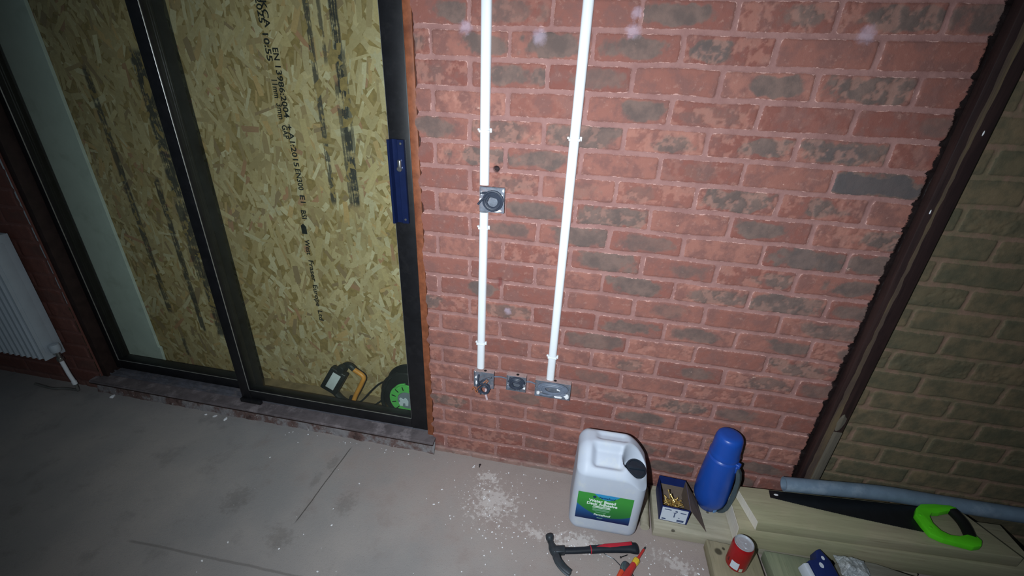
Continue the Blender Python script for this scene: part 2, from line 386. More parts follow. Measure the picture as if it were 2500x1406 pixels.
# ------------------------------------------------------------------ general materials
M_black = plain('black_painted_aluminium', (22, 22, 25), .45, 0, .2, 30, .05, .35, dirt=(60, 58, 58), dirt_amt=.12, dscale=22)
M_gask = plain('pale_gasket_edge', (150, 150, 148), .35, .6, .2, 60, .05, .6)
M_timb_or = plain('orange_brown_stained_timber', (132, 76, 50), .55, 0, .25, 30, .2, .35, dirt=(92, 44, 28), dirt_amt=.5)
M_timb_dk = plain('dark_brown_stained_timber', (46, 33, 30), .6, 0, .25, 30, .2, .3)
M_sill = plain('dusty_brown_timber_sill', (100, 92, 94), .8, 0, .2, 22, .3, .2, dirt=(142, 132, 134), dirt_amt=.7, dscale=16)
M_track = plain('dusty_grey_aluminium_track', (104, 104, 112), .55, .3, .25, 30, .2, .4, dirt=(140, 130, 128), dirt_amt=.5, dscale=20)
M_pvc = plain('white_pvc', (232, 236, 240), .32, 0, .015, 20, .02, .45)
M_radw = plain('white_enamelled_steel', (182, 192, 200), .35, 0, .03, 20, .02, .45, dirt=(150, 150, 150), dirt_amt=.2)
M_steel = plain('galvanised_steel', (122, 128, 140), .42, .35, .2, 60, .2, .5, dirt=(170, 140, 134), dirt_amt=.5, dscale=50)
M_dusty = plain('dusty_steel_lip', (176, 150, 146), .7, .1, .12, 80, .2, .3)
M_cab = plain('grey_cable_sheath', (108, 116, 132), .45, 0, .12, 60, .05, .4)
M_cabdk = plain('dark_grey_cable_sheath', (56, 62, 76), .45, 0, .12, 60, .05, .4)
M_copper = plain('orange_brown_core', (186, 116, 78), .45, .2, .12, 60, .05, .4)
M_plast = plain('white_plaster_lump', (232, 232, 234), .8, 0, .05, 60, .5, .2)
M_osb_back = plain('board_core', (150, 128, 84), .8, 0, .2, 50, .3, .2)
M_pale = plain('pale_green_foam_board', (206, 218, 216), .75, 0, .04, 12, .1, .2, dirt=(160, 170, 160), dirt_amt=.3)
M_ink = plain('faded_black_ink', (34, 36, 34), .8, 0, .3, 90, .0, .1)

def glass_material():
    t = NT('dusty_window_glass'); nt = t.t
    out = [n for n in nt.nodes if n.type == 'OUTPUT_MATERIAL'][0]
    tr = t.n('ShaderNodeBsdfTransparent'); tr.inputs[0].default_value = (.95, .97, .93, 1)
    gl = t.n('ShaderNodeBsdfGlossy'); gl.inputs['Roughness'].default_value = .12; gl.inputs[0].default_value = (.9, .95, 1, 1)
    df = t.n('ShaderNodeBsdfDiffuse'); df.inputs[0].default_value = (*lin((170, 185, 178)), 1)
    lw = t.n('ShaderNodeLayerWeight'); lw.inputs[0].default_value = .5
    fr = t.math('ADD', .025, t.math('MULTIPLY', t.math('POWER', lw.outputs['Facing'], 5), .35))
    m1 = t.n('ShaderNodeMixShader'); t.l(fr, m1.inputs[0]); t.l(tr.outputs[0], m1.inputs[1]); t.l(gl.outputs[0], m1.inputs[2])
    v = t.co(); n = t.noise(v, 5, 6, .7)
    m2 = t.n('ShaderNodeMixShader'); t.l(t.ramp(n, .3, .75, .002, .018), m2.inputs[0]); t.l(m1.outputs[0], m2.inputs[1]); t.l(df.outputs[0], m2.inputs[2])
    t.l(m2.outputs[0], out.inputs[0]); return t.m
M_glass = glass_material()

# ------------------------------------------------------------------ door opening: jambs, sill, track, panels
def struct(o, label): return tag(o, label, None, kind='structure')
b = MB(); b.box(-.243, -.216, .004, .115, .06, DT, .002); struct(b.build('trim_1', M_timb_or), 'orange-brown timber jamb beside the red brick')
b = MB(); b.box(DL + .003, -1.912, .006, .115, .06, DT, .002); struct(b.build('trim_2', M_timb_dk), 'dark brown timber jamb at the far left of the door')
b = MB(); b.box(-1.912, -.243, .006, .115, DT - .05, DT, .002); struct(b.build('trim_3', M_timb_dk), 'timber head over the door')
# threshold: timber sill board with a nosing, and the aluminium track behind it
b = MB(); b.prism([(-.040, .064), (-.038, .0745), (.034, .078), (.115, .078), (.115, .060), (-.02, .060)], -1.975, -.205, .0015, 1,
                  M=Matrix(((0, 0, 1, 0), (1, 0, 0, 0), (0, 1, 0, 0), (0, 0, 0, 1))))
struct(b.build('trim_4', M_sill), 'dusty brown timber threshold under the sliding door')
b = MB(); X90 = Matrix(((0, 0, 1, 0), (1, 0, 0, 0), (0, 1, 0, 0), (0, 0, 0, 1)))
b.prism([(.018, .0785), (.018, .090), (.021, .090), (.021, .082), (.040, .082), (.040, .092), (.043, .092), (.043, .083), (.088, .083), (.088, .095), (.091, .095), (.091, .0785)], -1.912, -.243, 0, 1, M=X90)
struct(b.build('trim_5', M_track, smooth=False), 'grey aluminium running track of the sliding door')
# rubble face of brick and mortar below the sill
def rubble():
    xs = np.linspace(-1.97, -.205, 590); zs = np.linspace(-.003, .058, 22); X, Zg = np.meshgrid(xs, zs)
    n = fbm(X, Zg, .05, 5, 77, .6); Yy = -.004 - .014 * n - .014 * (1 - Zg / .058)
    co = grid_mesh('r', X, Yy, Zg, {}, None)
    t = NT('broken_brick_and_mortar'); v = t.co(); a = t.noise(v, 14, 6, .65); c = t.noise(v, 60, 5, .65)
    col = t.mix(t.ramp(a, .42, .58), lin((100, 80, 76)), lin((130, 126, 127)))
    col = t.mix(t.math('MULTIPLY', t.ramp(c, .6, .7), .6), col, lin((190, 186, 184)))
    col = t.mix(t.math('MULTIPLY', t.ramp(a, .40, .30), .7), col, lin((60, 46, 44)))
    t.bump(c, .6, .003); m = t.out(col, .9, 0, .2)
    return join_grids('trim_6', [co], m)
b = MB(); b.box(-1.975, -.206, -.0405, -.034, .0585, .0655, .001, 1); struct(b.build('trim_7', M_timb_dk), 'dark brown drip edge under the threshold')
struct(rubble(), 'crumbling brick and mortar strip under the threshold')

def panel(name, x0, x1, yf, depth, z0, z1, wl, wr, wb, glass_y, kind):
    root = empty(name, ((x0 + x1) / 2, yf + depth / 2, z0))
    def loc(o): o.location = (0, 0, 0)
    ox, oy, oz = root.location
    def bx(nm, a, b_, c, d, e, f, mat, bev=.003):
        m = MB(); m.box(a - ox, b_ - ox, c - oy, d - oy, e - oz, f - oz, bev); return m.build(nm, mat, root)
    bx('left_stile', x0, x0 + wl, yf, yf + depth, z0, z1, M_black)
    bx('right_stile', x1 - wr, x1, yf, yf + depth, z0, z1, M_black)
    bx('bottom_rail', x0 + wl, x1 - wr, yf + .001, yf + depth, z0, z0 + wb, M_black)
    bx('top_rail', x0 + wl, x1 - wr, yf + .001, yf + depth, z1 - wb, z1, M_black)
    g = MB(); gy = glass_y - oy; e = .0010; yb = yf - oy - .0012
    g.box(x0 + wl - .0006 - ox, x0 + wl + e - ox, yb, yb + .004, z0 + wb - oz, z1 - wb - oz, .0005, 1)
    g.box(x0 + wl - ox, x1 - wr - ox, yb, yb + .004, z0 + wb - .0006 - oz, z0 + wb + e - oz, .0005, 1)
    g.box(x1 - wr - e - ox, x1 - wr + .001 - ox, yb + .003, yb + .005, z0 + wb - oz, z1 - wb - oz, .0005, 1)
    gk = g.build('glazing_bead', M_gask, root); tag(gk, 'pale worn edge of the glazing bead')
    g = MB(); g.box(x0 + wl - .004 - ox, x1 - wr + .004 - ox, gy, gy + .004, z0 + wb - .004 - oz, z1 - wb + .004 - oz)
    g.build('glass_pane', M_glass, root, smooth=False)
    tag(root, kind=kind)
    return root
win = panel('window_1', -1.912, -1.12, .056, .050, .096, DT - .05, .030, .05, .052, .068, 'structure')
tag(win, 'fixed left glass panel of the patio door in a black frame', 'window')
door = panel('door_1', -1.157, -.244, .008, .046, .094, DT - .05, .050, .072, .052, .022, 'structure')
tag(door, 'sliding right glass panel of the patio door in a black frame', 'door')
ox, oy, oz = door.location
m = MB(); m.box(-1.157 - ox, -1.052 - ox, -.006 - oy, .010 - oy, .080 - oz, .100 - oz, .003)
fb = m.build('corner_block', M_black, door)
# long navy pull handle with a key lock
M_navy = plain('navy_anodised_aluminium', (24, 36, 74), .28, .35, .08, 30, .02, .5)
hd = MB(); y0 = .008 - oy
hd.prism([(-.262 - ox, y0), (-.262 - ox, y0 - .012), (-.283 - ox, y0 - .014), (-.286 - ox, y0 - .006), (-.302 - ox, y0 - .006), (-.305 - ox, y0 - .026), (-.312 - ox, y0 - .026), (-.312 - ox, y0 - .001), (-.305 - ox, y0)],
         1.026 - oz, 1.296 - oz, .0008, 1)
handle = hd.build('door_handle', M_navy, door, angle=25); tag(handle, 'navy blue pull handle')
m = MB(); m.box(-.284 - ox, -.272 - ox, y0 - .022, y0 - .011, 1.200 - oz, 1.236 - oz, .004, 3)
m.lathe([(.0085, 0), (.0085, .008), (.006, .011), (0, .011)], 20, M=Matrix.Translation((-.279 - ox, y0 - .012, 1.207 - oz)) @ Matrix.Rotation(PI / 2, 4, 'X'))
M_chrome = plain('worn_chrome', (176, 176, 172), .25, .9, .1, 60, .05, .5)
lk = m.build('lock_cylinder', M_chrome, handle); tag(lk, 'chrome key lock')
m = MB()
for zz in (1.284, 1.040): m.lathe([(.004, 0), (.0038, .0015), (0, .002)], 14, M=Matrix.Translation((-.272 - ox, y0 - .0125, zz - oz)) @ Matrix.Rotation(PI / 2, 4, 'X'))
m.build('handle_screws', M_chrome, handle)

# ------------------------------------------------------------------ behind the glass: OSB board, pale board, ground
OY = .245
b = MB(); b.box(-3.2, 3.2, .10, .6, -.03, .018); gr = b.build('floor_outside', plain('dusty_outer_slab', (140, 122, 92), .85, 0, .25, 14, .4, .2))
tag(gr, 'dusty slab between the glass and the boarding', None, kind='structure')
osb = empty('strand_board', (-1.0, OY, .018))
def osb_mesh():
    t = NT('wood_strands'); v = t.co(scale=(1, 1, 1))
    geo = t.n('ShaderNodeAttribute', attribute_name='tint')
    ang = t.n('ShaderNodeAttribute', attribute_name='grain')
    wv = t.n('ShaderNodeVectorMath', operation='ADD')
    gx = t.n('ShaderNodeCombineXYZ'); t.l(ang.outputs['Fac'], gx.inputs[0]); t.l(v, wv.inputs[0]); t.l(gx.outputs[0], wv.inputs[1])
    n = t.noise(wv.outputs[0], 120, 5, .7); n2 = t.noise(v, 3.0, 3, .5)
    tint = t.mix(.34, geo.outputs['Color'], lin((182, 170, 144)))
    col = t.mix(t.ramp(n, .3, .7, 0, .45), tint, t.mix(.5, tint, lin((130, 108, 70))))
    col = t.mix(t.ramp(n2, .4, .7, 0, .22), col, lin((118, 104, 62)))
    # vertical smears of black roller ink, broken up along their length
    g = t.n('ShaderNodeNewGeometry'); sp = t.n('ShaderNodeSeparateXYZ'); t.l(g.outputs['Position'], sp.inputs[0])
    px, pz = sp.outputs[0], sp.outputs[2]
    st = t.noise(t.co(scale=(190, 1, 6)), 1, 4, .6); bk = t.noise(t.co(scale=(16, 1, 26)), 1, 4, .65)
    m = None
    for (x, w, za, zb, k) in ((-.594, .020, .99, 1.78, 1.0), (-.612, .014, .99, 1.45, .8), (-.693, .013, .99, 1.78, .9), (-.645, .009, 1.50, 1.78, .8), (-.574, .007, 1.19, 1.56, .7),
                              (-1.705, .019, .34, 1.46, .85), (-1.445, .034, .95, 1.53, .95), (-1.43, .030, .24, .95, .9), (-1.46, .018, .55, .95, .85), (-1.534, .018, .25, 1.04, .9), (-1.683, .013, .07, .20, .8), (-1.405, .01, .4, .9, .5)):
        wob = t.math('ADD', px, t.math('MULTIPLY', t.math('SUBTRACT', bk, .5), .012))
        a = t.ramp(t.math('ABSOLUTE', t.math('SUBTRACT', wob, x)), w, w * .6)
        a = t.math('MULTIPLY', a, t.math('MULTIPLY', t.ramp(pz, za - .01, za + .02), t.ramp(pz, zb + .01, zb - .02)))
        a = t.math('MULTIPLY', a, k); m = a if m is None else t.math('MAXIMUM', m, a)
    q = t.math('ADD', t.math('MULTIPLY', st, .55), t.math('MULTIPLY', bk, .65))
    m = t.math('MULTIPLY', m, t.ramp(q, .47, .60)); m = t.math('MULTIPLY', m, .93)
    col = t.mix(m, col, lin((34, 38, 44)))
    # dark edge of a printed nailing line
    ln = t.math('MULTIPLY', t.ramp(t.math('ABSOLUTE', t.math('SUBTRACT', px, -.883)), .0025, .001), .4)
    col = t.mix(ln, col, lin((196, 190, 160)))
    t.bump(n, .25, .001); mat = t.out(col, .62, 0, .3)
    r = random.Random(5); V, F, C, G = [], [], [], []
    x0, x1, z0, z1 = -2.15, .20, .018, 2.2
    pal = [((210, 188, 142), 30), ((198, 174, 122), 30), ((184, 156, 104), 24), ((222, 208, 172), 13), ((164, 132, 84), 9), ((176, 112, 78), 3), ((202, 160, 98), 7), ((136, 102, 64), 4)]
    cols = [lin(c) for c, w in pal for _ in range(w)]
    n_f = 7600
    for i in range(n_f):
        cx = r.uniform(x0, x1); cz = r.uniform(z0, z1)
        L = r.uniform(.03, .11); w = r.uniform(.008, .026)
        a = r.gauss(PI / 2, .55) if r.random() < .75 else r.uniform(0, PI)
        y = -.0002 - .0022 * (i / n_f) - r.uniform(0, .0003)
        ca, sa = math.cos(a), math.sin(a); k = r.uniform(-.25, .25); k2 = r.uniform(-.25, .25)
        pts = [(-L / 2, -w / 2), (-L * .1, -w * .55), (L / 2, -w / 2 * (1 + k)), (L / 2 + w * k2 * 1.6, w / 2), (0, w * .5 * (1 + k)), (-L / 2 - w * k * 1.6, w / 2)]
        base = len(V); tl = r.uniform(-.0006, .0006)
        for (u, vv) in pts:
            X_, Z_ = cx + u * ca - vv * sa, cz + u * sa + vv * ca
            V.append((min(max(X_, x0), x1), y + tl * u / L, min(max(Z_, z0), z1)))
        F.append([base + j for j in range(6)]); c = r.choice(cols); f = r.uniform(.82, 1.1)
        C.append(tuple(min(1, v_ * f) for v_ in c)); G.append(r.uniform(0, 40))
    me = bpy.data.meshes.new('board_face'); me.from_pydata(V, [], F)
    ca_ = me.attributes.new('tint', 'FLOAT_COLOR', 'FACE'); ca_.data.foreach_set('color', np.array([(*c, 1) for c in C], dtype=np.float32).reshape(-1))
    ga = me.attributes.new('grain', 'FLOAT', 'FACE'); ga.data.foreach_set('value', np.array(G, dtype=np.float32))
    me.transform(Matrix.Translation((1.0, 0, -.018)))
    return link('board_face', me, mat, osb)
osb_mesh()
b = MB(); b.box(-1.15, 1.20, 0, .018, 0, 2.18); b.build('board_core', M_osb_back, osb, smooth=False)
tag(osb, 'yellow strand board with black ink smears standing behind the glass', 'board')
# the stencilled lettering, reading downwards
def down(x, zc): return Matrix.Translation((x + 1.0, -.0032, zc - .018)) @ Matrix.Rotation(PI / 2, 4, 'X') @ Matrix.Rotation(-PI / 2, 4, 'Z')
for s, x, za, zb in (('UKCA', -.853, 1.72, 1.61), ('EN', -.839, 1.548, 1.508), ('13986:2004', -.840, 1.494, 1.318), ('+', -.837, 1.292, 1.270), ('A1:2015', -.835, 1.262, 1.132),
                     ('EN300', -.833, 1.125, 1.040), ('E1', -.834, 1.016, .984), ('BSI', -.841, .955, .918), ('West', -.849, .825, .755),
                     ('Fraser', -.847, .731, .628), ('Europe', -.848, .610, .500), ('Ltd', -.845, .478, .425),
                     ('2025', -.872, 1.70, 1.622), ('10:55', -.868, 1.595, 1.508), ('11mm', -.866, 1.446, 1.384), ('3mm', -.864, 1.364, 1.308), ('GAP', -.858, 1.288, 1.238)):
    o = text('printed_letters', s, .030, M_ink, Matrix(), osb, bold=.0006)
    xsz = max(v.co.x for v in o.data.vertices) - min(v.co.x for v in o.data.vertices)
    o.data.transform(down(x, (za + zb) / 2) @ Matrix.Diagonal(((za - zb) / xsz, 1.05, 1, 1)))
m = MB(); m.prism([(.012, -.022), (.012, .010), (0, .024), (-.012, .014), (-.012, -.022)], 0, .0006, M=down(-.851, .873) @ Matrix.Rotation(PI / 2, 4, 'Z'))
m.build('printed_mark', M_ink, osb, smooth=False)
# pale insulation board with a torn lower corner
b = MB(); b.prism([(-1.846, .020), (-1.846 + .004, .06), (-1.838, .115), (-1.850, .118), (-1.852, .5), (-1.856, 1.0), (-1.862, 2.1), (-2.25, 2.1), (-2.25, .020)], OY - .016, OY - .003, .0008, 1,
               M=Matrix(((1, 0, 0, 0), (0, 0, 1, 0), (0, 1, 0, 0), (0, 0, 0, 1))))
tag(b.build('insulation_board', M_pale), 'pale green board strip upright behind the left end of the glass', 'board')

# ------------------------------------------------------------------ cable reel behind the glass
M_reelb = plain('black_moulded_plastic', (24, 28, 28), .45, 0, .15, 40, .05, .4)
M_green = plain('bright_green_plastic', (92, 190, 92), .4, 0, .06, 40, .03, .4)
reel = empty('cable_reel', (-.386, .168, .018)); 
m = MB(); RX = Matrix.Rotation(PI / 2, 4, 'X')
m.lathe([(.05, -.036), (.124, -.036), (.129, -.028), (.124, -.022), (.06, -.020), (.06, .028), (.124, .030), (.129, .036), (.124, .042), (.05, .042)], 56, M=Matrix.Translation((0, 0, .138)) @ RX)
m.build('drum', M_reelb, reel)
m = MB()
for k in range(7):
    for j in range(2): 
        pts = [(math.cos(a) * (.082 - .013 * j), -.016 + .0065 * k, .130 + math.sin(a) * (.082 - .013 * j)) for a in np.linspace(0, 2 * PI, 41)]
        m.tube(pts, .0045, 6)
m.build('wound_cable', M_cabdk, reel)
m = MB(); m.lathe([(.046, .0), (.084, .0), (.086, .003), (.084, .006), (.046, .006), (.046, .0)], 56, M=Matrix.Translation((0, -.040, .118)) @ RX, cap=False)
disc = m.build('hub_ring', M_green, reel); tag(disc, 'bright green hub ring')
m = MB()
for k in range(12):
    a = k * PI / 6 + .25
    m = MB(); m.box(.056, .076, -.0022, .0022, -.001, .0010, M=Matrix.Translation((0, -.0465, .118)) @ Matrix.Rotation(PI / 2, 4, 'X') @ Matrix.Rotation(a, 4, 'Z')); m.build('hub_slot', M_reelb, disc, smooth=False)
m = MB(); m.lathe([(.0, .0), (.045, .0), (.045, .004), (.0, .004)], 40, M=Matrix.Translation((0, -.043, .118)) @ RX)
m.build('socket_plate', plain('grey_plastic', (120, 132, 142), .4, 0, .05), reel)
m = MB(); m.prism([(-.036, -.010), (-.030, -.028), (-.016, -.026), (-.014, -.010), (-.005, -.008), (-.004, -.024), (.010, -.022), (.012, .004), (.004, .018), (-.004, .022), (-.012, .012), (-.026, .020), (-.033, .012), (-.028, 0)], 0, .003, .0006, 1,
                  M=Matrix.Translation((-.004, -.0475, .112)) @ RX)
m.build('label', plain('pale_label', (200, 212, 224), .5, 0, .03), reel)
m = MB()
for s in (-1, 1):
    m.tube(smooth_path([(s * .07, -.052, .006), (s * .105, -.056, .05), (s * .118, -.050, .13), (s * .085, -.04, .215), (s * .05, -.03, .245)], 6), .008, 10)
m.tube([(-.05, -.03, .245), (.05, -.03, .245)], .009, 10); m.tube([(-.09, -.052, .008), (.09, -.052, .008)], .008, 10); m.tube([(-.09, .05, .008), (.09, .05, .008)], .008, 10)
m.tube([(-.09, .05, .008), (-.09, -.052, .008)], .008, 8); m.tube([(.09, .05, .008), (.09, -.052, .008)], .008, 8)
m.build('stand', M_reelb, reel)
m = MB(); m.tube(smooth_path([(-.055, -.047, .178), (-.03, -.052, .205), (.0, -.052, .215)], 5), .005, 8); m.build('grip_accent', M_green, reel)
tag(reel, 'black cable reel with green hub ring standing behind the glass', 'cable reel')

# ------------------------------------------------------------------ black and orange work lamp beside the reel
M_lens = plain('frosted_lens', (196, 204, 210), .25, 0, .05, 40, .02, .5)
M_or = plain('orange_tube_paint', (206, 142, 60), .4, 0, .06, 30, .02, .4)
lamp = empty('work_lamp', (-.765, .165, .018))
Mt = Matrix.Translation((-.005, -.005, .135)) @ Matrix.Rotation(.0, 4, 'Z') @ Matrix.Rotation(.50, 4, 'Y') @ Matrix.Rotation(-.25, 4, 'X')
m = MB(); m.box(-.042, .042, -.018, .016, -.062, .062, .007, 3, Mt)
for k in range(6): m.box(-.034 + .0126 * k, -.031 + .0126 * k, .014, .028, -.05, .05, 0, 1, Mt)
body = m.build('lamp_housing', M_reelb, lamp)
m = MB(); m.box(-.020, .022, -.0205, -.016, -.040, .045, .002, 2, Mt); m.build('lens', M_lens, body)
m = MB(); m.tube(smooth_path([(.030, .0, .185), (.055, .004, .225), (.085, -.002, .232), (.105, -.002, .215)], 5), .013, 10)
m.build('bracket', M_reelb, lamp)
m = MB(); m.tube(smooth_path([(-.03, .0, .07), (.02, -.01, .03), (.06, -.012, .012)], 5), .014, 10); m.build('lower_bracket', M_reelb, lamp)
m = MB(); m.lathe([(.0, 0), (.019, 0), (.021, .006), (.021, .02), (.017, .026), (0, .026)], 14, M=Matrix.Translation((.062, -.02, .232)) @ RX); m.build('clamp_knob', M_reelb, lamp)
m = MB(); m.tube(smooth_path([(.105, -.003, .215), (.150, -.006, .185), (.142, -.012, .15), (.108, -.022, .08), (.090, -.028, .035), (.065, -.03, .012)], 6), [.011] * 31, 12)
st = m.build('stand_tube', M_or, lamp); tag(st, 'orange tubular stand')
m = MB(); m.tube([(.065, -.03, .011), (.045, .035, .011)], .010, 10); m.build('foot', M_reelb, lamp)
tag(lamp, 'small black floodlight on an orange tube stand behind the glass', 'work lamp')
m = MB()
m.tube(smooth_path([(-.72, .150, .036), (-.66, .17, .032), (-.60, .185, .10), (-.545, .18, .16), (-.48, .19, .19)], 6), .0042, 8)
m.tube(smooth_path([(-.705, .125, .024), (-.62, .13, .024), (-.54, .15, .075), (-.485, .18, .13)], 6), .0042, 8)
m.tube(smooth_path([(-.60, .14, .023), (-.53, .13, .023), (-.50, .12, .045), (-.505, .11, .023)], 6), .0030, 8)
tag(m.build('power_cable', M_reelb), 'thin black cable running from the floodlight to the reel', 'cable')

# ------------------------------------------------------------------ radiator left of the door
rad = empty('radiator', (-2.4, -.03, .20))
def rl(x, y, z): return (x + 2.4, y + .03, z - .20)
m = MB()
pts = []; xr, xl = -2.062, -2.95; n = 26
prof = [(xr, -.100)]; x = xr - .012; pitch = .0333
while x > xl:
    prof += [(x, -.104), (x - .004, -.112), (x - .013, -.112), (x - .017, -.104)]; x -= pitch
prof += [(xl, -.100), (xl, -.096), (xr, -.096)]
m.prism([(p[0] + 2.4, p[1] + .03) for p in prof], .03, .60, 0, 1)
m.build('front_panel', M_radw, rad, angle=20)
m = MB(); m.box(*rl(xl, 0, 0)[:1], rl(xr, 0, 0)[0], -.004, .006, .02, .60, .003, 2); m.build('rear_panel', M_radw, rad)
for nm, xx in (('end_cover', xr), ('end_cover', xl)):
    m = MB(); s = 1 if xx == xr else -1
    m.box(xx + 2.4 - .002, xx + 2.4 + .004 * s if s > 0 else xx + 2.4 + .002, -.075, .008, .02, .615, .0015, 2)
    m.box(xx + 2.4 + (.003 if s > 0 else -.006), xx + 2.4 + (.006 if s > 0 else -.003), -.062, -.02, .06, .58, .001, 2)
    m.build(nm, M_radw, rad)
m = MB(); m.box(xl + 2.4, xr + 2.4, -.072, .006, .602, .616, .003, 2)
m.build('top_grille', M_radw, rad)
m = MB(); m.box(-.3, -.27, .004, .022, .1, .5, .001); m.build('wall_bracket', M_radw, rad); m = MB(); m.box(.2, .23, .004, .022, .1, .5, .001); m.build('wall_bracket', M_radw, rad)
valve = MB(); vx, vy = .362, -.034
valve.lathe([(.0, .0), (.017, .0), (.020, .006), (.021, .03), (.018, .040), (.0, .042)], 20, M=Matrix.Translation((vx, vy, .050)))
vo = valve.build('valve_cap', M_radw, rad); tag(vo, 'white plastic valve cap')
m = MB(); m.tube([(.31, vy, .035), (vx, vy, .035)], .008, 12); m.tube([(vx, vy, .052), (vx, vy, .0)], .0095, 12); m.lathe([(.013, 0), (.013, .014)], 6, M=Matrix.Translation((vx, vy, .0)))
m.build('valve_body', M_chrome, vo)
tag(rad, 'white fluted panel radiator on the brick left of the patio door', 'radiator')
m = MB(); m.tube([(-2.038, -.064, .198), (-2.036, -.062, .12), (-2.032, -.060, .075)], .0085, 12); m.tube([(-2.032, -.06, .076), (-2.031, -.06, .060)], .010, 12)
pp = m.build('heating_pipe', M_pvc); tag(pp, 'white sleeved pipe dropping from the radiator valve to the floor', 'pipe')
m = MB(); m.tube(smooth_path([(-2.031, -.060, .062), (-2.036, -.058, .020), (-2.07, -.05, .010), (-2.13, -.055, .010), (-2.18, -.07, .012), (-2.30, -.06, .010)], 6), .006, 10)
m.build('floor_run', plain('dull_grey_pipe', (118, 116, 112), .5, .3), pp)

# ------------------------------------------------------------------ white trunking on the wall
def trunk(name, xb, xt, z0, z1, w, clips, label):
    root = empty(name, (xb, -.002, z0)); H = z1 - z0; sh = (xt - xb)
    Sx = Matrix(((1, 0, sh / H, 0), (0, 1, 0, 0), (0, 0, 1, 0), (0, 0, 0, 1)))
    m = MB(); h = w / 2
    prof = [(-h, 0), (-h, -.008), (-h + .002, -.0125), (-h + .006, -.0155), (0, -.0165), (h - .006, -.0155), (h - .002, -.0125), (h, -.008), (h, 0)]
    m.prism(prof, 0, H, 0, 1, Sx); m.build('conduit_length', M_pvc, root, angle=50)
    for c in clips:
        m = MB(); f = (c - z0) * sh / H
        m.box(f - h - .0028, f + h + .0028, -.0176, 0, c - z0 - .004, c - z0 + .004, .003, 2)
        m.box(f - h - .007, f - h - .001, -.010, -.002, c - z0 + .001, c - z0 + .007, .001, 1); m.box(f + h + .001, f + h + .007, -.010, -.002, c - z0 - .003, c - z0 + .009, .001, 1)
        m.build('fixing_clip', M_pvc, root)
    tag(root, label, 'conduit', 'white conduit on the brick wall'); return root
trunk('cable_conduit', .000, .000, 1.179, 2.02, .029, [1.337], 'white conduit dropping from above to the upper socket box')
trunk('cable_conduit', -.006, .000, .482, 1.092, .028, [.593, 1.039], 'white conduit between the upper socket box and the lower left box')
trunk('cable_conduit', .262, .2675, .478, 2.02, .0285, [.577, 1.329], 'tall white conduit on the right ending at the double box')

# ------------------------------------------------------------------ metal back boxes and coiled cables
def back_box(x0, x1, z0, z1, dep, label, lip=True):
    root = empty('socket_box', ((x0 + x1) / 2, 0, z0)); w = (x1 - x0) / 2; h = z1 - z0; t = .0015; yb = -.001
    m = MB(); m.box(-w, w, -.0085, yb, 0, h - .003)
    m.box(-w, -w + t, -dep, yb, 0, h - t); m.box(w - t, w, -dep, yb, 0, h - t); m.box(-w, w, -dep, yb, 0, t)
    for s in (-1, 1): m.box(s * (w - .006) - .005, s * (w - .006) + .005, -dep, -dep + .0012, h * .45 - .005, h * .45 + .005)
    m.build('box_shell', M_steel, root, smooth=False)
    m = MB(); m.box(-w, w, -dep, yb, h - t, h, 0)
    m.build('box_top', M_dusty if lip else M_steel, root, smooth=False)
    m = MB(); m.lathe([(.0055, 0), (.0055, .0006), (0, .0006)], 16, M=Matrix.Translation((w * .1, -dep * .55, h)))
    m.build('knockout', M_reelb, root)
    tag(root, label, 'socket box', 'metal socket boxes on the brick wall'); return root
back_box(-.014, .066, 1.094, 1.174, .012, 'square metal socket box halfway up the wall under the left conduit', False)
back_box(-.029, .049, .400, .474, .022, 'lower left metal socket box with copper cores hanging out')
back_box(.099, .174, .409, .479, .024, 'middle one of the three low socket boxes, between the two conduits')
back_box(.209, .342, .403, .477, .024, 'double metal socket box under the right conduit')
def coil(name, cx, cz, rx, rz, y, turns, mat, label, r=.0032, ends=(), wob=.1, grp='cable coils in the socket boxes', seed=1, a0=0):
    rr = random.Random(seed); m = MB(); pts = []
    N = int(turns * 22)
    for i in range(N + 1):
        a = a0 + 2 * PI * i / 22; k = 1 - .55 * (i / N) ** 1.2 * (turns > 2) * .8 + rr.uniform(-wob, wob) * .06
        pts.append((cx + math.cos(a) * rx * k, y - .0016 * (i / 22) - .002 * math.sin(a * .5) , cz + math.sin(a) * rz * k))
    m.tube(pts, r, 7)
    for e in ends: m.tube(smooth_path(e, 6), r, 7)
    o = m.build(name, mat); tag(o, label, 'cable', grp); return o
coil('cable_coil', .030, 1.131, .032, .032, -.013, 4.5, M_cabdk, 'grey cable coiled in the square box halfway up the wall', .0034,
     [[(-.012, -.010, 1.152), (.01, -.014, 1.156), (.035, -.014, 1.153), (.056, -.013, 1.138)], [(-.018, -.016, 1.118), (-.004, -.018, 1.134), (.02, -.018, 1.147), (.045, -.016, 1.143)]], seed=3)
coil('cable_coil', .014, .400, .022, .026, -.028, 2.6, M_cabdk, 'dark cable looped below the lower left socket box', .0032,
     [[(-.010, -.018, .455), (-.012, -.026, .43), (-.002, -.03, .40), (.0, -.03, .372)], [(.04, -.02, .452), (.01, -.028, .44), (-.012, -.03, .415), (-.006, -.03, .38)]], seed=5)
m = MB()
for i, e in enumerate([[(.024, -.02, .44), (.008, -.03, .425), (-.006, -.032, .41), (-.018, -.03, .392), (-.03, -.026, .398), (-.036, -.026, .384)],
                       [(.028, -.02, .436), (.014, -.03, .418), (.0, -.032, .402), (-.016, -.03, .378), (-.022, -.03, .39)], [(.02, -.02, .445), (.0, -.028, .43), (-.01, -.03, .42)]]):
    m.tube(smooth_path(e, 6), .0018, 6)
tag(m.build('copper_cores', M_copper), 'bare orange copper cores sticking out left of the lower left box', 'wire')
m = MB(); m.tube(smooth_path([(.016, -.008, .385), (.017, -.012, .36), (.022, -.010, .335)], 5), .0045, 8)
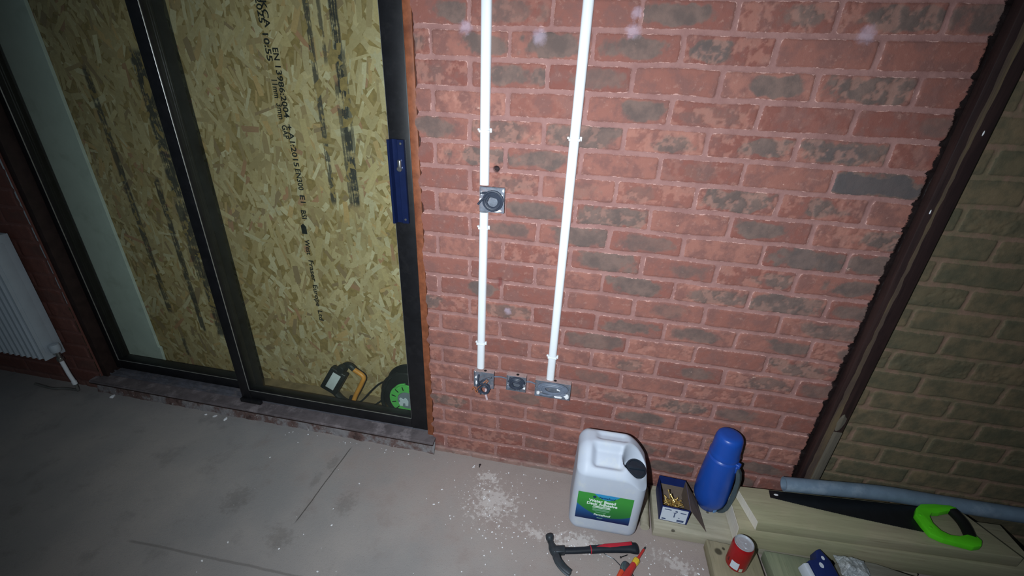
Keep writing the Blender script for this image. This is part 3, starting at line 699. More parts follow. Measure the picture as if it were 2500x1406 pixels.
tag(m.build('sleeved_tail', plain('pinkish_white_sleeve', (214, 192, 196), .5)), 'short pale sleeved cable tail hanging under the lower left box', 'cable')
coil('cable_coil', .137, .440, .030, .026, -.015, 5.6, M_cabdk, 'dark cable coiled tight in the middle low socket box', .0040, [[(.11, -.016, .462), (.13, -.02, .448), (.155, -.02, .444)]], seed=7)
coil('cable_coil', .275, .440, .056, .024, -.015, 5.6, M_cab, 'grey cable folded flat inside the double socket box', .0042,
     [[(.222, -.018, .452), (.25, -.022, .430), (.29, -.022, .418), (.325, -.018, .424)], [(.23, -.018, .41), (.27, -.022, .412), (.32, -.02, .436)]], seed=9)
m = MB()
def lump(m, x, y, z, a, b_, c, seed):
    rr = random.Random(seed); t = bmesh.new(); bmesh.ops.create_icosphere(t, subdivisions=2, radius=1)
    for v in t.verts: v.co *= rr.uniform(.72, 1.1)
    t.transform(Matrix.Translation((x, y, z)) @ Matrix.Diagonal((a, b_, c, 1))); m._add(t)
for a in ((.318, -.014, .436, .017, .006, .007), (.300, -.016, .438, .010, .005, .005), (.330, -.016, .413, .011, .006, .013), (.300, -.016, .404, .018, .006, .006), (.236, -.016, .424, .012, .006, .007), (.222, -.012, .408, .008, .006, .009), (.222, -.016, .440, .006, .005, .006)):
    lump(m, *a, seed=int(a[0] * 1000))
for a in ((.167, -.014, .420, .007, .006, .007), (.140, -.016, .408, .009, .005, .004), (.104, -.014, .428, .003, .004, .004), (.170, -.014, .436, .004, .004, .005)): lump(m, *a, seed=int(a[2] * 1000))
for a in ((-.023, -.012, .43, .005, .006, .014), (-.020, -.012, .412, .006, .006, .010), (-.027, -.010, .462, .003, .004, .004)): lump(m, *a, seed=int(a[2] * 990))
for a in ((-.008, -.010, 1.152, .005, .004, .005), (-.011, -.012, 1.132, .005, .004, .006), (.056, -.012, 1.126, .006, .005, .004), (.052, -.010, 1.150, .009, .004, .006), (.045, -.010, 1.100, .014, .004, .006), (.062, -.009, 1.165, .005, .004, .006)):
    lump(m, *a, seed=int(a[2] * 990))
tag(m.build('plaster_lumps', M_plast), 'white plaster lumps stuck in and around the socket boxes', 'plaster', kind='stuff')
m = MB(); m.tube(smooth_path([(.049, -.012, .452), (.075, -.006, .451), (.099, -.012, .452)], 5), .0028, 7)
tag(m.build('linking_cable', M_cab), 'thin cable linking the lower left box to the middle box', 'cable')
m = MB(); m.tube(smooth_path([(.174, -.012, .452), (.19, -.006, .449), (.209, -.012, .448)], 5), .0032, 7)
tag(m.build('linking_cable', M_cab), 'thin cable linking the middle box to the double box', 'cable')

# ------------------------------------------------------------------ timber post right of the conduits
def wood(name, c1, c2, c3, axis='X', knots=(), rough=.75, sc=1.0, green=None):
    t = NT(name); s = {'X': (3, 45, 45), 'Y': (45, 3, 45), 'Z': (45, 45, 3)}[axis]
    v = t.co(scale=tuple(q * sc for q in s)); u = t.co()
    n = t.noise(v, 1, 6, .65, .6); n2 = t.noise(u, 5, 4, .6); n3 = t.noise(t.co(scale=tuple(q * 3.2 * sc for q in s)), 1, 5, .6)
    col = t.mix(t.ramp(n, .38, .66), lin(c1), lin(c2)); col = t.mix(t.math('MULTIPLY', t.ramp(n3, .56, .7), .5), col, lin(c3))
    col = t.mix(t.math('MULTIPLY', t.ramp(n2, .45, .65), .35), col, lin(green if green else c2))
    for (x, y, z, r) in knots:
        cc = t.n('ShaderNodeTexCoord'); vm = t.n('ShaderNodeVectorMath', operation='DISTANCE'); t.l(cc.outputs['Object'], vm.inputs[0]); vm.inputs[1].default_value = (x, y, z)
        dd = t.math('ADD', vm.outputs['Value'], t.math('MULTIPLY', t.math('SUBTRACT', n2, .5), r * 1.2))
        col = t.mix(t.math('MULTIPLY', t.ramp(dd, r, r * .55), .8), col, lin(tuple(q * .38 for q in c3)))
    t.bump(t.math('ADD', n, t.math('MULTIPLY', n3, .6)), .35, .0016); return t.out(col, rough, 0, .22)
M_post = wood('dark_stained_post', (44, 32, 32), (58, 42, 40), (30, 22, 24), 'Z', rough=.5)
M_postw = wood('worn_dark_timber', (78, 64, 58), (104, 88, 66), (60, 48, 44), 'Z')
post = empty('timber_post', (1.217, 0, 0))
m = MB(); m.box(-.029, .032, -.036, -.0052, -.002, 2.3, .003, 2)
m.build('post_body', M_post, post)
m = MB()
zz = np.linspace(.02, 2.25, 90); rr = random.Random(4); L, R_ = [], []
for i, z in enumerate(zz):
    c = -.004 - .004 * math.sin(z * 2.1) + rr.uniform(-.0012, .0012); w = .008 + .004 * math.sin(z * 3.3 + 1) + rr.uniform(-.001, .001)
    L.append((c - w, z)); R_.append((c + w, z))
m.prism(L + R_[::-1], 0, .0008, M=Matrix(((1, 0, 0, 0), (0, 0, -1, -.0360), (0, 1, 0, 0), (0, 0, 0, 1))))
ws = m.build('worn_strip', M_postw, post, smooth=False); tag(ws, 'paler worn strip down the face of the post')
m = MB()
for z, dx in ((1.405, .014), (1.21, -.018), (.52, .01)): m = MB(); lump(m, dx, -.037, z, .0018, .001, .006, int(z * 100)); m.build('paint_fleck', M_plast, post)
m = MB(); m.box(.004, .031, -.0375, -.0355, .10, .46, .001); lump(m, .013, -.036, .50, .012, .003, .04, 3)
m.build('lower_repair', wood('grey_scraped_timber', (86, 80, 72), (104, 96, 84), (58, 50, 46), 'Z'), post)
tag(post, 'dark stained timber post fixed upright to the brick on the right', 'post')

# ------------------------------------------------------------------ timbers on the floor
K = [(.75, -.19, .045, .006)]
M_w1 = wood('green_treated_softwood', (164, 157, 138), (178, 171, 152), (136, 128, 104), 'X', [(.762, -.206, .045, .008), (.9, -.10, .045, .006)], green=(146, 148, 126))
M_w2 = wood('green_treated_beam', (156, 147, 122), (168, 160, 132), (124, 114, 86), 'X', [(1.14, -.215, .16, .012)], green=(142, 148, 112))
M_w3 = wood('green_treated_board', (152, 143, 120), (164, 155, 128), (116, 106, 80), 'Y', [(.905, -.25, .045, .016), (.925, -.236, .045, .007)], green=(132, 132, 100))
M_end = wood('sawn_end_grain', (226, 218, 204), (234, 228, 214), (206, 194, 172), 'Z', sc=2)
def board(name, pts, z0, z1, mat, label, grp=None, bev=.003):
    m = MB(); m.prism(pts, z0, z1, bev, 2); o = m.build(name, mat); tag(o, label, 'timber', grp); return o
board('timber_board', [(.695, -.207), (.975, -.199), (1.55, -.190), (1.55, -.014), (.700, -.020)], .001, .046, M_w1, 'flat treated board against the wall carrying the screw box and flask')
board('timber_board', [(.876, -.60), (1.040, -.60), (1.036, -.215), (.872, -.212)], .001, .045, M_w3, 'treated board running towards the viewer under the red can')
board('timber_board', [(1.085, -.60), (1.235, -.60), (1.225, -.206), (1.063, -.211)], .001, .045, wood('pale_green_treated_board', (138, 144, 120), (150, 154, 128), (112, 116, 92), 'Y', green=(126, 138, 110)),
      'pale green treated board right of the red can, under the blue packaging')
TILT = math.atan(.065)          # the stacked pair rises towards the right
b2 = empty('timber_beam', (.966, -.13, .0465), (0, -TILT, 0))
m = MB(); m.box(0, .86, -.085, .080, 0, .088, .003, 2); m.build('beam', M_w2, b2)
m = MB(); m.box(-.0012, -.0002, -.081, .076, .004, .084); tag(m.build('sawn_end', M_end, b2, smooth=False), 'pale sawn end')
tag(b2, 'thick lower beam of the stacked pair beside the flask', 'timber')
bm_ = empty('timber_beam', (1.0, -.1, .1372), (0, -TILT, 0))
pts = [(1.010, -.215), (1.383, -.210), (1.756, -.206), (1.690, -.058), (1.468, -.060), (.979, -.074)]
m = MB(); m.prism([(p[0] - 1.0, p[1] + .1) for p in pts], 0, .043, .003, 2); m.build('beam', M_w2, bm_)
m = MB(); m.prism([(-.0222, .0235), (.0088, -.1130), (.0098, -.1130), (-.0212, .0235)], .002, .041)
e = m.build('sawn_end', M_end, bm_, smooth=False); tag(e, 'pale sawn end')
tag(bm_, 'top beam of the stack with the handsaw lying on it', 'timber')
m = MB(); pts = []
t_ = [( .668, -.192, .018), (.674, -.10, .018), (.682, -.02, .018)]
m.tube(smooth_path(t_, 6), .0165, 14); tag(m.build('timber_pole', M_w1), 'short round pole between the white jerrycan and the flat board', 'timber')
m = MB(); m.prism([(1.76, -.21), (2.3, -.21), (2.3, -.06), (1.77, -.06)], .001, .0965, .004); tag(m.build('timber_offcut', M_timb_dk), 'dark timber block propping up the right end of the beams', 'timber')
m = MB(); m.box(1.87, 1.96, -.205, -.150, .0975, .135, .006, 2); tag(m.build('brick_offcut', plain('bright_red_plastic', (190, 30, 34), .5)), 'bright red block just inside the right edge', 'block')

# grey blue plastic pipe behind the beams
M_pipe = plain('grey_blue_plastic_pipe', (110, 128, 146), .45, 0, .08, 30, .05, .4, dirt=(150, 162, 176), dirt_amt=.4, dscale=14)
pz = empty('plastic_pipe', (1.125, -.068, .221)); m = MB()
P = [(0, 0, 0), (.115, .0045, .009), (.325, .022, .015), (.525, .036, .004), (.9, .037, .012), (1.3, .037, .02)]
def hollow(P, ro, ri, n=28):
    P = [Vector(p) for p in P]; out = []
    m = MB(); t = bmesh.new(); R = []
    for r, seq in ((ro, P), (ri, P[::-1])):
        for p in seq: R.append([t.verts.new(p + Vector((0, math.cos(2 * PI * k / n) * r, math.sin(2 * PI * k / n) * r))) for k in range(n)])
    for a, c in zip(R, R[1:] + R[:1]):
        for i in range(n): t.faces.new([a[i], a[(i + 1) % n], c[(i + 1) % n], c[i]])
    m._add(t); return m
hollow(smooth_path(P, 8), .025, .0215).build('pipe_wall', M_pipe, pz)
tag(pz, 'grey blue plastic pipe lying between the beams and the wall', 'pipe')

# ------------------------------------------------------------------ white jerrycan
M_can = plain('translucent_white_plastic', (190, 198, 212), .5, 0, .02, 6, .02, .4, dirt=(222, 222, 205), dirt_amt=.25, dscale=16)
jc = empty('jerrycan', (.510, -.160, .001), (0, 0, .02))
def rounded_box(hx, hy, hz, r, n=(34, 26, 40)):
    t = bmesh.new(); idx = {}
    def key(p): return tuple(round(q, 5) for q in p)
    def vert(p):
        k = key(p)
        if k not in idx:
            q = Vector((p[0] * hx, p[1] * hy, p[2] * hz)); c = Vector((max(-hx + r, min(hx - r, q.x)), max(-hy + r, min(hy - r, q.y)), max(-hz + r, min(hz - r, q.z))))
            d = q - c; q = c + (d.normalized() * r if d.length > 1e-9 else d); idx[k] = t.verts.new(q)
        return idx[k]
    for ax in range(3):
        u, w = (ax + 1) % 3, (ax + 2) % 3
        for sgn in (-1, 1):
            for i in range(n[u]):
                for j in range(n[w]):
                    P = []
                    for (a, c) in ((i, j), (i + 1, j), (i + 1, j + 1), (i, j + 1)):
                        p = [0, 0, 0]; p[ax] = sgn; p[u] = -1 + 2 * a / n[u]; p[w] = -1 + 2 * c / n[w]; P.append(vert(p))
                    if len(set(P)) == 4:
                        try: t.faces.new(P if sgn > 0 else P[::-1])
                        except ValueError: pass
    return t
def s01(x, a, b):
    q = max(0, min(1, (x - a) / (b - a))); return q * q * (3 - 2 * q)
t = rounded_box(.122, .088, .177, .036, (60, 44, 66))
for v in t.verts:
    x, y, z = v.co; z += .177
    # upper right corner sweeps down, shoulders draw in
    hi = s01(z, .230, .354)
    z -= hi * .050 * s01(x, .035, .125) ** 1.4
    z -= hi * .006 * s01(-x, .085, .128) ** 1.5
    y_ = y
    top = s01(z, .22, .25) if True else 0
    # front of the top slopes away from the front face
    z -= hi * .046 * s01(-y, -.01, .085)
    # hand recess in front of the grip, running to the cap
    gx = s01(x, -.082, -.055) * s01(-x, -.056, -.030); gy = s01(y, -.072, -.048) * s01(-y, -.012, .012)
    z -= hi * .022 * s01(x, -.080, -.055) * (1 - s01(x, .020, .050)) * gy
    # the grip bar is a shade proud, with a shallow dish behind it
    z -= hi * .010 * s01(x, -.07, -.04) * (1 - s01(x, .03, .06)) * s01(y, .02, .035) * (1 - s01(y, .05, .07))
    # flat seat for the cap
    c = math.hypot(x - .078, y + .022); z = z + hi * (1 - s01(c, .034, .05)) * (.276 - z) * .9 if z > .22 else z
    k = 1 - .02 * s01(z, .19, .33); v.co = (x * k + .002 * s01(z, 0, .3), y * (1 - .03 * s01(z, .2, .3)), z)
m = MB(); m._add(t); body = m.build('jerrycan_body', M_can, jc, angle=60)
M_cap = plain('black_ribbed_plastic', (36, 44, 54), .35, 0, .08, 40, .03, .45)
m = MB(); t = bmesh.new(); Rr = []
for r, z in ((.030, 0), (.0345, 0), (.0345, .020), (.033, .0235), (.029, .0245), (.028, .021), (.0, .021)):
    Rr.append([t.verts.new(((r + (.0008 if (k % 2 and 0 < z < .022 and r > .034) or (k % 2 and z == 0 and r > .033) else 0)) * math.cos(2 * PI * k / 72), (r + (.0008 if k % 2 and r > .034 else 0)) * math.sin(2 * PI * k / 72), z)) for k in range(72)])
for a, c in zip(Rr, Rr[1:]):
    for i in range(72): t.faces.new([a[i], a[(i + 1) % 72], c[(i + 1) % 72], c[i]])
Mc = Matrix.Translation((.080, -.022, .272)) @ Matrix.Rotation(.18, 4, 'Y') @ Matrix.Rotation(.20, 4, 'X')
m._add(t, Mc); m.box(-.029, .029, -.006, .006, .019, .0255, .002, 2, Mc @ Matrix.Rotation(.15, 4, 'Z'))
cp = m.build('screw_cap', M_cap, jc, angle=40); tag(cp, 'black screw cap')
m = MB()
rr = random.Random(12)
for k in range(26):
    x = .035 + rr.uniform(-.035, .02); y = -.055 + rr.uniform(-.014, .02)
# front label
def label_material():
    t = NT('printed_can_label'); c = t.n('ShaderNodeTexCoord'); sp = t.n('ShaderNodeSeparateXYZ'); t.l(c.outputs['Object'], sp.inputs[0])
    u = t.math('DIVIDE', sp.outputs[0], .094); w = t.math('DIVIDE', t.math('SUBTRACT', sp.outputs[2], .142), .066)   # -1..1
    gr = t.mix(t.ramp(w, -1, .6, smooth=False), lin((22, 96, 52)), lin((58, 150, 62)))
    bl = t.mix(t.ramp(w, -1.0, .25, smooth=False), lin((16, 30, 74)), lin((38, 108, 172)))
    k = t.math('ADD', w, t.math('MULTIPLY', t.math('POWER', t.math('SUBTRACT', t.math('ABSOLUTE', t.math('SUBTRACT', u, .1)), 0), 2), -.55))
    low = t.ramp(t.math('ADD', k, t.math('MULTIPLY', u, .12)), -.63, -.70)
    col = t.mix(low, gr, bl)
    tp = t.ramp(t.math('ADD', w, t.math('MULTIPLY', t.math('POWER', t.math('SUBTRACT', u, .05), 2), -1.8)), .60, .64)
    col = t.mix(tp, col, lin((44, 146, 196)))
    return t.out(col, .38, 0, .4)
m = MB(); V = []
nx_ = 16
def front_y(x):  # the front face, rounded at its sides
    hx, r = .125, .030; c = max(0, abs(x) - (hx - r)); return -(.088 - r + math.sqrt(max(0, r * r - c * c))) - .0008
t = bmesh.new(); A = []
for j in (.077, .208):
    A.append([t.verts.new((-.094 + .188 * i / nx_, front_y(-.094 + .188 * i / nx_), j)) for i in range(nx_ + 1)])
for i in range(nx_): t.faces.new([A[0][i], A[0][i + 1], A[1][i + 1], A[1][i]])
m._add(t); lb = m.build('front_label', label_material(), jc); lb.location = (-.009, -.0003, .002)
lb_white = plain('white_print', (226, 240, 232), .5, 0, .01, 20, 0); M_tint = plain('pale_green_print', (120, 170, 138), .5, 0, .01, 20, 0); M_nvp = plain('dark_teal_print', (12, 56, 92), .5, 0, .01, 20, 0)
def front(x, z): return Matrix.Translation((x, -.0893, z)) @ Matrix.Rotation(PI / 2, 4, 'X')
text('label_text', 'Water Based', .0172, lb_white, front(-.008, .1730), lb, .0006)
text('label_text', 'Deck Adhesive', .0172, lb_white, front(-.008, .1585), lb, .0006)
text('label_text', 'PermaRoof', .0120, M_nvp, front(.006, .1920), lb, .0003)
text('label_text', 'PermaRoof', .0125, lb_white, front(-.002, .1060), lb, .0003)
for z, w, hh in ((.1475, .029, .0016), (.1415, .031, .0013)):
    m = MB(); m.box(-.008 - w, -.008 + w, -.0002, .0002, z - hh, z + hh, M=Matrix.Translation((0, -.0893, 0))); m.build('label_line', lb_white, lb, smooth=False)
for z, w, hh in ((.1345, .030, .001), (.1305, .028, .001), (.1265, .030, .001), (.1185, .018, .001), (.0905, .010, .0012)):
    m = MB(); m.box(-.008 - w, -.008 + w, -.0002, .0002, z - hh, z + hh, M=Matrix.Translation((0, -.0893, 0))); m.build('label_line', M_tint, lb, smooth=False)
m = MB(); m.lathe([(.0058, 0), (.0058, .0003), (0, .0003)], 20, M=front(-.037, .1925)); m.build('label_mark', M_nvp, lb)
tag(jc, 'white plastic jerrycan of deck adhesive with green and blue label', 'jerrycan')

# ------------------------------------------------------------------ blue vacuum flask
M_blue = plain('royal_blue_plastic', (26, 74, 164), .36, 0, .05, 20, .02, .45)
M_grip = plain('grey_green_rubber', (66, 78, 84), .55, 0, .1, 40, .05, .3)
fk = empty('vacuum_flask', (.904, -.0655, .046)); fk.scale = (1, 1, 1.07)
m = MB(); m.lathe([(.0, 0), (.030, 0), (.035, .004), (.040, .018), (.051, .034), (.057, .05), (.0595, .07), (.059, .11), (.0565, .16), (.0535, .205), (.0515, .226), (.0495, .236), (.0440, .240), (.042, .243)], 56)
m.build('flask_body', M_blue, fk)
m = MB(); m.lathe([(.040, .241), (.0440, .243), (.0500, .247), (.0505, .256), (.0485, .262), (.0472, .270), (.0460, .300), (.0445, .316), (.0410, .328), (.0350, .333), (.020, .335), (.0, .3355)], 56)
m.build('cup_lid', M_blue, fk)
Hd = Matrix.Rotation(-.62, 4, 'Z')
m = MB(); m.box(.038, .060, -.010, .010, .226, .242, .004, 3, Hd); m.box(.043, .056, -.013, .013, .205, .232, .005, 3, Hd)
m.build('handle_mount', M_blue, fk)
t = bmesh.new(); secs = []
for (r, z, w, d) in ((.050, .226, .010, .006), (.062, .210, .012, .006), (.069, .18, .0135, .0065), (.071, .13, .0150, .007), (.070, .08, .0165, .007), (.064, .045, .0175, .007), (.053, .022, .018, .007), (.042, .012, .017, .006)):
    secs.append([t.verts.new((r + dr * d, ww * w, z)) for (dr, ww) in ((-1, -1), (1, -.8), (1, .8), (-1, 1))])
for a, c in zip(secs, secs[1:]):
    for i in range(4): t.faces.new([a[i], a[(i + 1) % 4], c[(i + 1) % 4], c[i]])
t.faces.new(secs[0]); t.faces.new(secs[-1][::-1]); bmesh.ops.bevel(t, geom=list(t.edges), offset=.0015, segments=2, affect='EDGES')
m = MB(); m._add(t, Hd); hn = m.build('carry_handle', M_grip, fk); tag(hn, 'grey green carry handle')
m = MB(); m.box(.040, .0435, -.007, .007, .010, .022, .0015, 2, Matrix.Rotation(-1.15, 4, 'Z')); m.build('base_badge', plain('pale_blue_badge', (96, 140, 190), .4), fk)
tag(fk, 'royal blue vacuum flask with a grey handle standing by the wall', 'flask')

# ------------------------------------------------------------------ open box of screws
M_card = plain('navy_printed_card', (24, 40, 96), .5, 0, .1, 20, .05, .35); M_cardi = plain('brown_grey_card_inside', (116, 102, 92), .8, 0, .1, 30, .1, .2)
M_blb = plain('white_printed_label', (206, 214, 226), .6, 0, .03)
sb = empty('screw_box', (.765, -.106, .0465), (0, 0, -.03))
w_, d_, h_ = .049, .065, .075; tk = .0012
def wallq(name, pts, mat_o, mat_i=None, off=None):
    m = MB(); m.prism(pts, 0, tk) ; return m
m = MB(); m.box(-w_, w_, -d_, -d_ + tk, 0, h_); m.box(-w_, -w_ + tk, -d_, d_, 0, h_); m.box(w_ - tk, w_, -d_, d_, 0, h_); m.box(-w_, w_, d_ - tk, d_, 0, h_ + .004); m.box(-w_, w_, -d_, d_, 0, tk)
m.build('carton', M_card, sb, smooth=False)
m = MB(); e = .0004
m.box(-w_ + tk, -w_ + tk + e, -d_ + .002, d_ - .002, tk, h_ * .96); m.box(w_ - tk - e, w_ - tk, -d_ + .002, d_ - .002, tk, h_); m.box(-w_ + tk, w_ - tk, d_ - tk - e, d_ - tk, tk, h_ * .55); m.box(-w_ + tk, w_ - tk, -d_ + tk, d_ - tk, tk, tk + e)
m.build('carton_inside', M_cardi, sb, smooth=False)
t = bmesh.new(); V = [t.verts.new(p) for p in ((w_, d_ - .004, h_), (w_, -d_, h_), (w_ + .064, -d_ - .012, .003), (w_ + .044, d_ - .03, .020), (w_ + .0015, d_ - .004, h_), (w_ + .0015, -d_, h_), (w_ + .0655, -d_ - .012, .003), (w_ + .0455, d_ - .03, .020))]
for f in ((0, 1, 2, 3), (7, 6, 5, 4), (0, 4, 5, 1), (1, 5, 6, 2), (2, 6, 7, 3), (3, 7, 4, 0)): t.faces.new([V[i] for i in f])
m = MB(); m._add(t); fp = m.build('side_flap', M_cardi, sb, smooth=False); tag(fp, 'brown side flap folded down')
m = MB(); m.prism([(-w_ + .004, .003), (w_ - .006, .003), (w_ - .006, .069), (-w_ + .003, .069)], 0, .0005, M=Matrix.Translation((0, -d_ - .0001, 0)) @ Matrix.Rotation(PI / 2, 4, 'X'))
ll = m.build('end_label', M_blb, sb, smooth=False)
M_dkp = plain('grey_blue_print', (70, 84, 118), .6, 0, .05); 
def ff(x0, x1, z0, z1):
    m = MB(); m.box(x0, x1, -d_ - .0009, -d_ - .0004, z0, z1); m.build('printed_block', M_dkp, ll, smooth=False)
ff(-.002, .002, .026, .050); ff(-.005, .005, .047, .050); ff(-.038, -.014, .058, .062); ff(.0, .008, .054, .060); ff(.012, .036, .008, .018); ff(-.040, -.026, .007, .014); ff(.014, .020, .026, .029); ff(.018, .038, .052, .056)
tag(sb, 'open navy card box of gold screws on the flat board', 'box')
M_gold = plain('yellow_passivated_steel', (206, 176, 110), .32, .75, .15, 80, .1, .5)
def screw_mesh(L=.052, r=.0021):
    m = MB(); P = [(0, 0), (.0008, .001), (r * .7, .006)]
    prof = [(0, 0), (r * .8, .006)]; z = .006
    while z < L * .62: prof += [(r * 1.15, z + .0007), (r * .72, z + .0018)]; z += .0024
    prof += [(r * .85, L * .64), (r * .85, L - .006), (r * 2.0, L - .001), (r * 2.0, L), (0, L - .0008)]
    m.lathe(prof, 10); o = m.build('wood_screw', M_gold, angle=30); return o
rs = random.Random(21); proto = screw_mesh(); first = True
def place_screw(loc, d, label, grp):
    global first
    o = proto if first else proto.copy()
    if not first: S.collection.objects.link(o)
    first = False
    o.location = loc; o.scale = (1, 1, 1); o.rotation_euler = Vector(d).to_track_quat('Z', 'Y').to_euler()
    tag(o, label, 'screw', grp); return o
lab = 'gold wood screw lying in the heap inside the navy card box'
Q = Matrix.Translation((.765, -.106, .0465)) @ Matrix.Rotation(-.03, 4, 'Z')
place_screw(Q @ Vector((.000, -.040, .022)), (-.16, .70, .42), 'long gold screw leaning upright, left one of the crossed pair in the box', None).scale = (1, 1, 1.45)
place_screw(Q @ Vector((.030, -.046, .022)), (-.48, .72, .42), 'long gold screw leaning left, right one of the crossed pair in the box', None).scale = (1, 1, 1.45)
for k in range(30):
    a = rs.uniform(0, 2 * PI); dx, dy = math.cos(a), math.sin(a); cx = rs.uniform(-.022, .022); cy = rs.uniform(-.030, .016); z = .006 + .0038 * (k // 5) + rs.uniform(0, .002)
    L = .052; sx = cx - dx * L / 2; sy = cy - dy * L / 2
    sx = max(-.045, min(.045, sx)); sy = max(-.058, min(.050, sy)); ex, ey = sx + dx * L, sy + dy * L
    ox_ = max(0, ex - .045) - max(0, -.045 - ex); oy_ = max(0, ey - .054) - max(0, -.058 - ey)
    place_screw(Q @ Vector((sx - ox_, sy - oy_, z)), (dx, dy, rs.uniform(-.02, .12)), lab, 'gold screws heaped in the card box')

# ------------------------------------------------------------------ red drinks can
M_red = plain('red_lacquer', (168, 24, 30), .3, .25, .06, 20, .02, .5); M_alu = plain('brushed_aluminium', (196, 200, 206), .32, .45, .06, 90, .03, .5)
dc = empty('drinks_can', (.950, -.286, .0455))
m = MB(); m.lathe([(.0, .003), (.020, .003), (.0235, .0), (.026, .001), (.0325, .010), (.033, .014), (.033, .099), (.0322, .104), (.0290, .1110)], 48, cap=False); m.build('can_body', M_red, dc)
m = MB(); m.lathe([(.0288, .1108), (.0294, .113), (.0284, .1152), (.0270, .1150), (.0258, .1098), (.022, .1098), (.0, .1098)], 48, cap=False); ld = m.build('can_lid', M_alu, dc)
m = MB(); m.lathe([(.0045, 0), (.0105, 0), (.0105, .0012), (.0045, .0012), (.0045, 0)], 24, M=Matrix.Translation((.004, -.004, .1100)) @ Matrix.Diagonal((.8, 1.25, 1, 1)), cap=False)
m.lathe([(.0028, 0), (.0025, .0018), (0, .0018)], 14, M=Matrix.Translation((0, .004, .1096))); m.lathe([(.0085, 0), (.0088, .0007), (.0082, .0010)], 24, M=Matrix.Translation((-.003, .012, .1093)) @ Matrix.Diagonal((1, 1.1, 1, 1)), cap=False)
m.build('ring_pull', M_alu, ld)
def on_can(a0, a1, z0, z1, mat, name, tilt=0):
    t = bmesh.new(); A = []
    for z in (z0, z1): A.append([t.verts.new((.0333 * math.cos(a0 + (a1 - a0) * i / 8), .0333 * math.sin(a0 + (a1 - a0) * i / 8), z)) for i in range(9)])
    for i in range(8): t.faces.new([A[0][i], A[0][i + 1], A[1][i + 1], A[1][i]])
    m = MB(); m._add(t); return m.build(name, mat, dc)
on_can(-2.52, -1.78, .018, .050, M_blb, 'white_panel'); on_can(-1.66, -1.34, .014, .030, plain('green_white_print', (186, 198, 176), .5), 'small_panel')
on_can(-2.95, -2.80, .03, .046, plain('dark_red_print', (96, 30, 34), .5), 'side_print')
tag(dc, 'red drinks can with silver top standing on a board', 'drinks can')

# ------------------------------------------------------------------ handsaw on the top beam
saw = empty('handsaw', (1.30, -.10, .2018), (0, -TILT, 0))
def sq_(x, y): return (x - 1.30, y + .10)
def sp_(p): return sq_(1.553 + (p[0] - 1.612) * .92, p[1] - .053)
M_blade = plain('black_coated_steel', (36, 38, 42), .33, .5, .1, 30, .02, .5)
bl = [sq_(1.081, -.078), sq_(1.560, -.064), sq_(1.535, -.166)]
nT = 64
for i in range(nT * 2 + 1):
    f = i / (nT * 2); x = 1.535 + (1.076 - 1.535) * f; y = -.166 + (-.109 + .166) * f - .004 * math.sin(f * PI)
    bl.append(sq_(x, y - (.0009 if i % 2 else 0)))
m = MB(); m.prism(bl, .001, .0022); m.build('saw_blade', M_blade, saw, smooth=False)
m = MB(); m.lathe([(.0040, 0), (.0040, .0004), (0, .0004)], 16, M=Matrix.Translation((*sq_(1.099, -.095), .0023)) @ Matrix.Diagonal((1.8, 1, 1, 1))); m.build('hanging_hole', M_plast, saw)
M_lime = plain('lime_green_plastic', (92, 212, 34), .42, 0, .05, 30, .03, .4); M_rub = plain('black_rubber', (18, 20, 20), .6, 0, .1, 60, .1, .3)
outer = [(1.612, -.014), (1.585, -.034), (1.566, -.060), (1.566, -.095), (1.571, -.128), (1.600, -.143), (1.640, -.150), (1.678, -.156), (1.706, -.148), (1.722, -.128), (1.716, -.110)]
inner = [(1.690, -.112), (1.660, -.122), (1.632, -.122), (1.614, -.110), (1.606, -.086), (1.612, -.060), (1.630, -.044), (1.655, -.040), (1.682, -.030), (1.718, -.020)]
outer2 = [(1.728, -.012), (1.716, -.004), (1.66, -.006)]
m = MB(); m.prism([sp_(p) for p in outer + inner[:9] + [(1.700, -.024), (1.722, -.020), (1.728, -.010), (1.710, -.003), (1.66, -.006)]], 0, .020, .0025, 2); m.build('handle_frame', M_lime, saw)
gp = smooth_path([(1.712, -.020, .0105), (1.716, -.05, .0105), (1.712, -.08, .0105), (1.700, -.116, .0105)], 6)
m = MB(); m.tube([(*sp_((p.x, p.y)), p.z) for p in gp], [.0155] * len(gp), 14); m.build('rubber_grip', M_rub, saw)
for (x, y) in ((1.582, -.06), (1.586, -.105)):
    m = MB(); m.lathe([(.005, 0), (.0045, .002), (0, .0025)], 14, M=Matrix.Translation((*sp_((x, y)), .0195))); m.build('handle_bolt', M_lime, saw)
tag(saw, 'handsaw with black blade and lime green handle on the beam', 'saw')

# ------------------------------------------------------------------ claw hammer
M_hh = plain('dark_forged_steel', (70, 76, 82), .42, .6, .15, 50, .1, .5); M_hk = plain('black_rubber_grip', (26, 32, 40), .5, 0, .1, 50, .05, .35); M_hr = plain('red_rubber_grip', (178, 34, 50), .5, 0, .06, 50, .05, .35)
hm = empty('claw_hammer', (.375, -.345, .001), (0, 0, math.atan2(-.268 + .335, .628 - .375)))
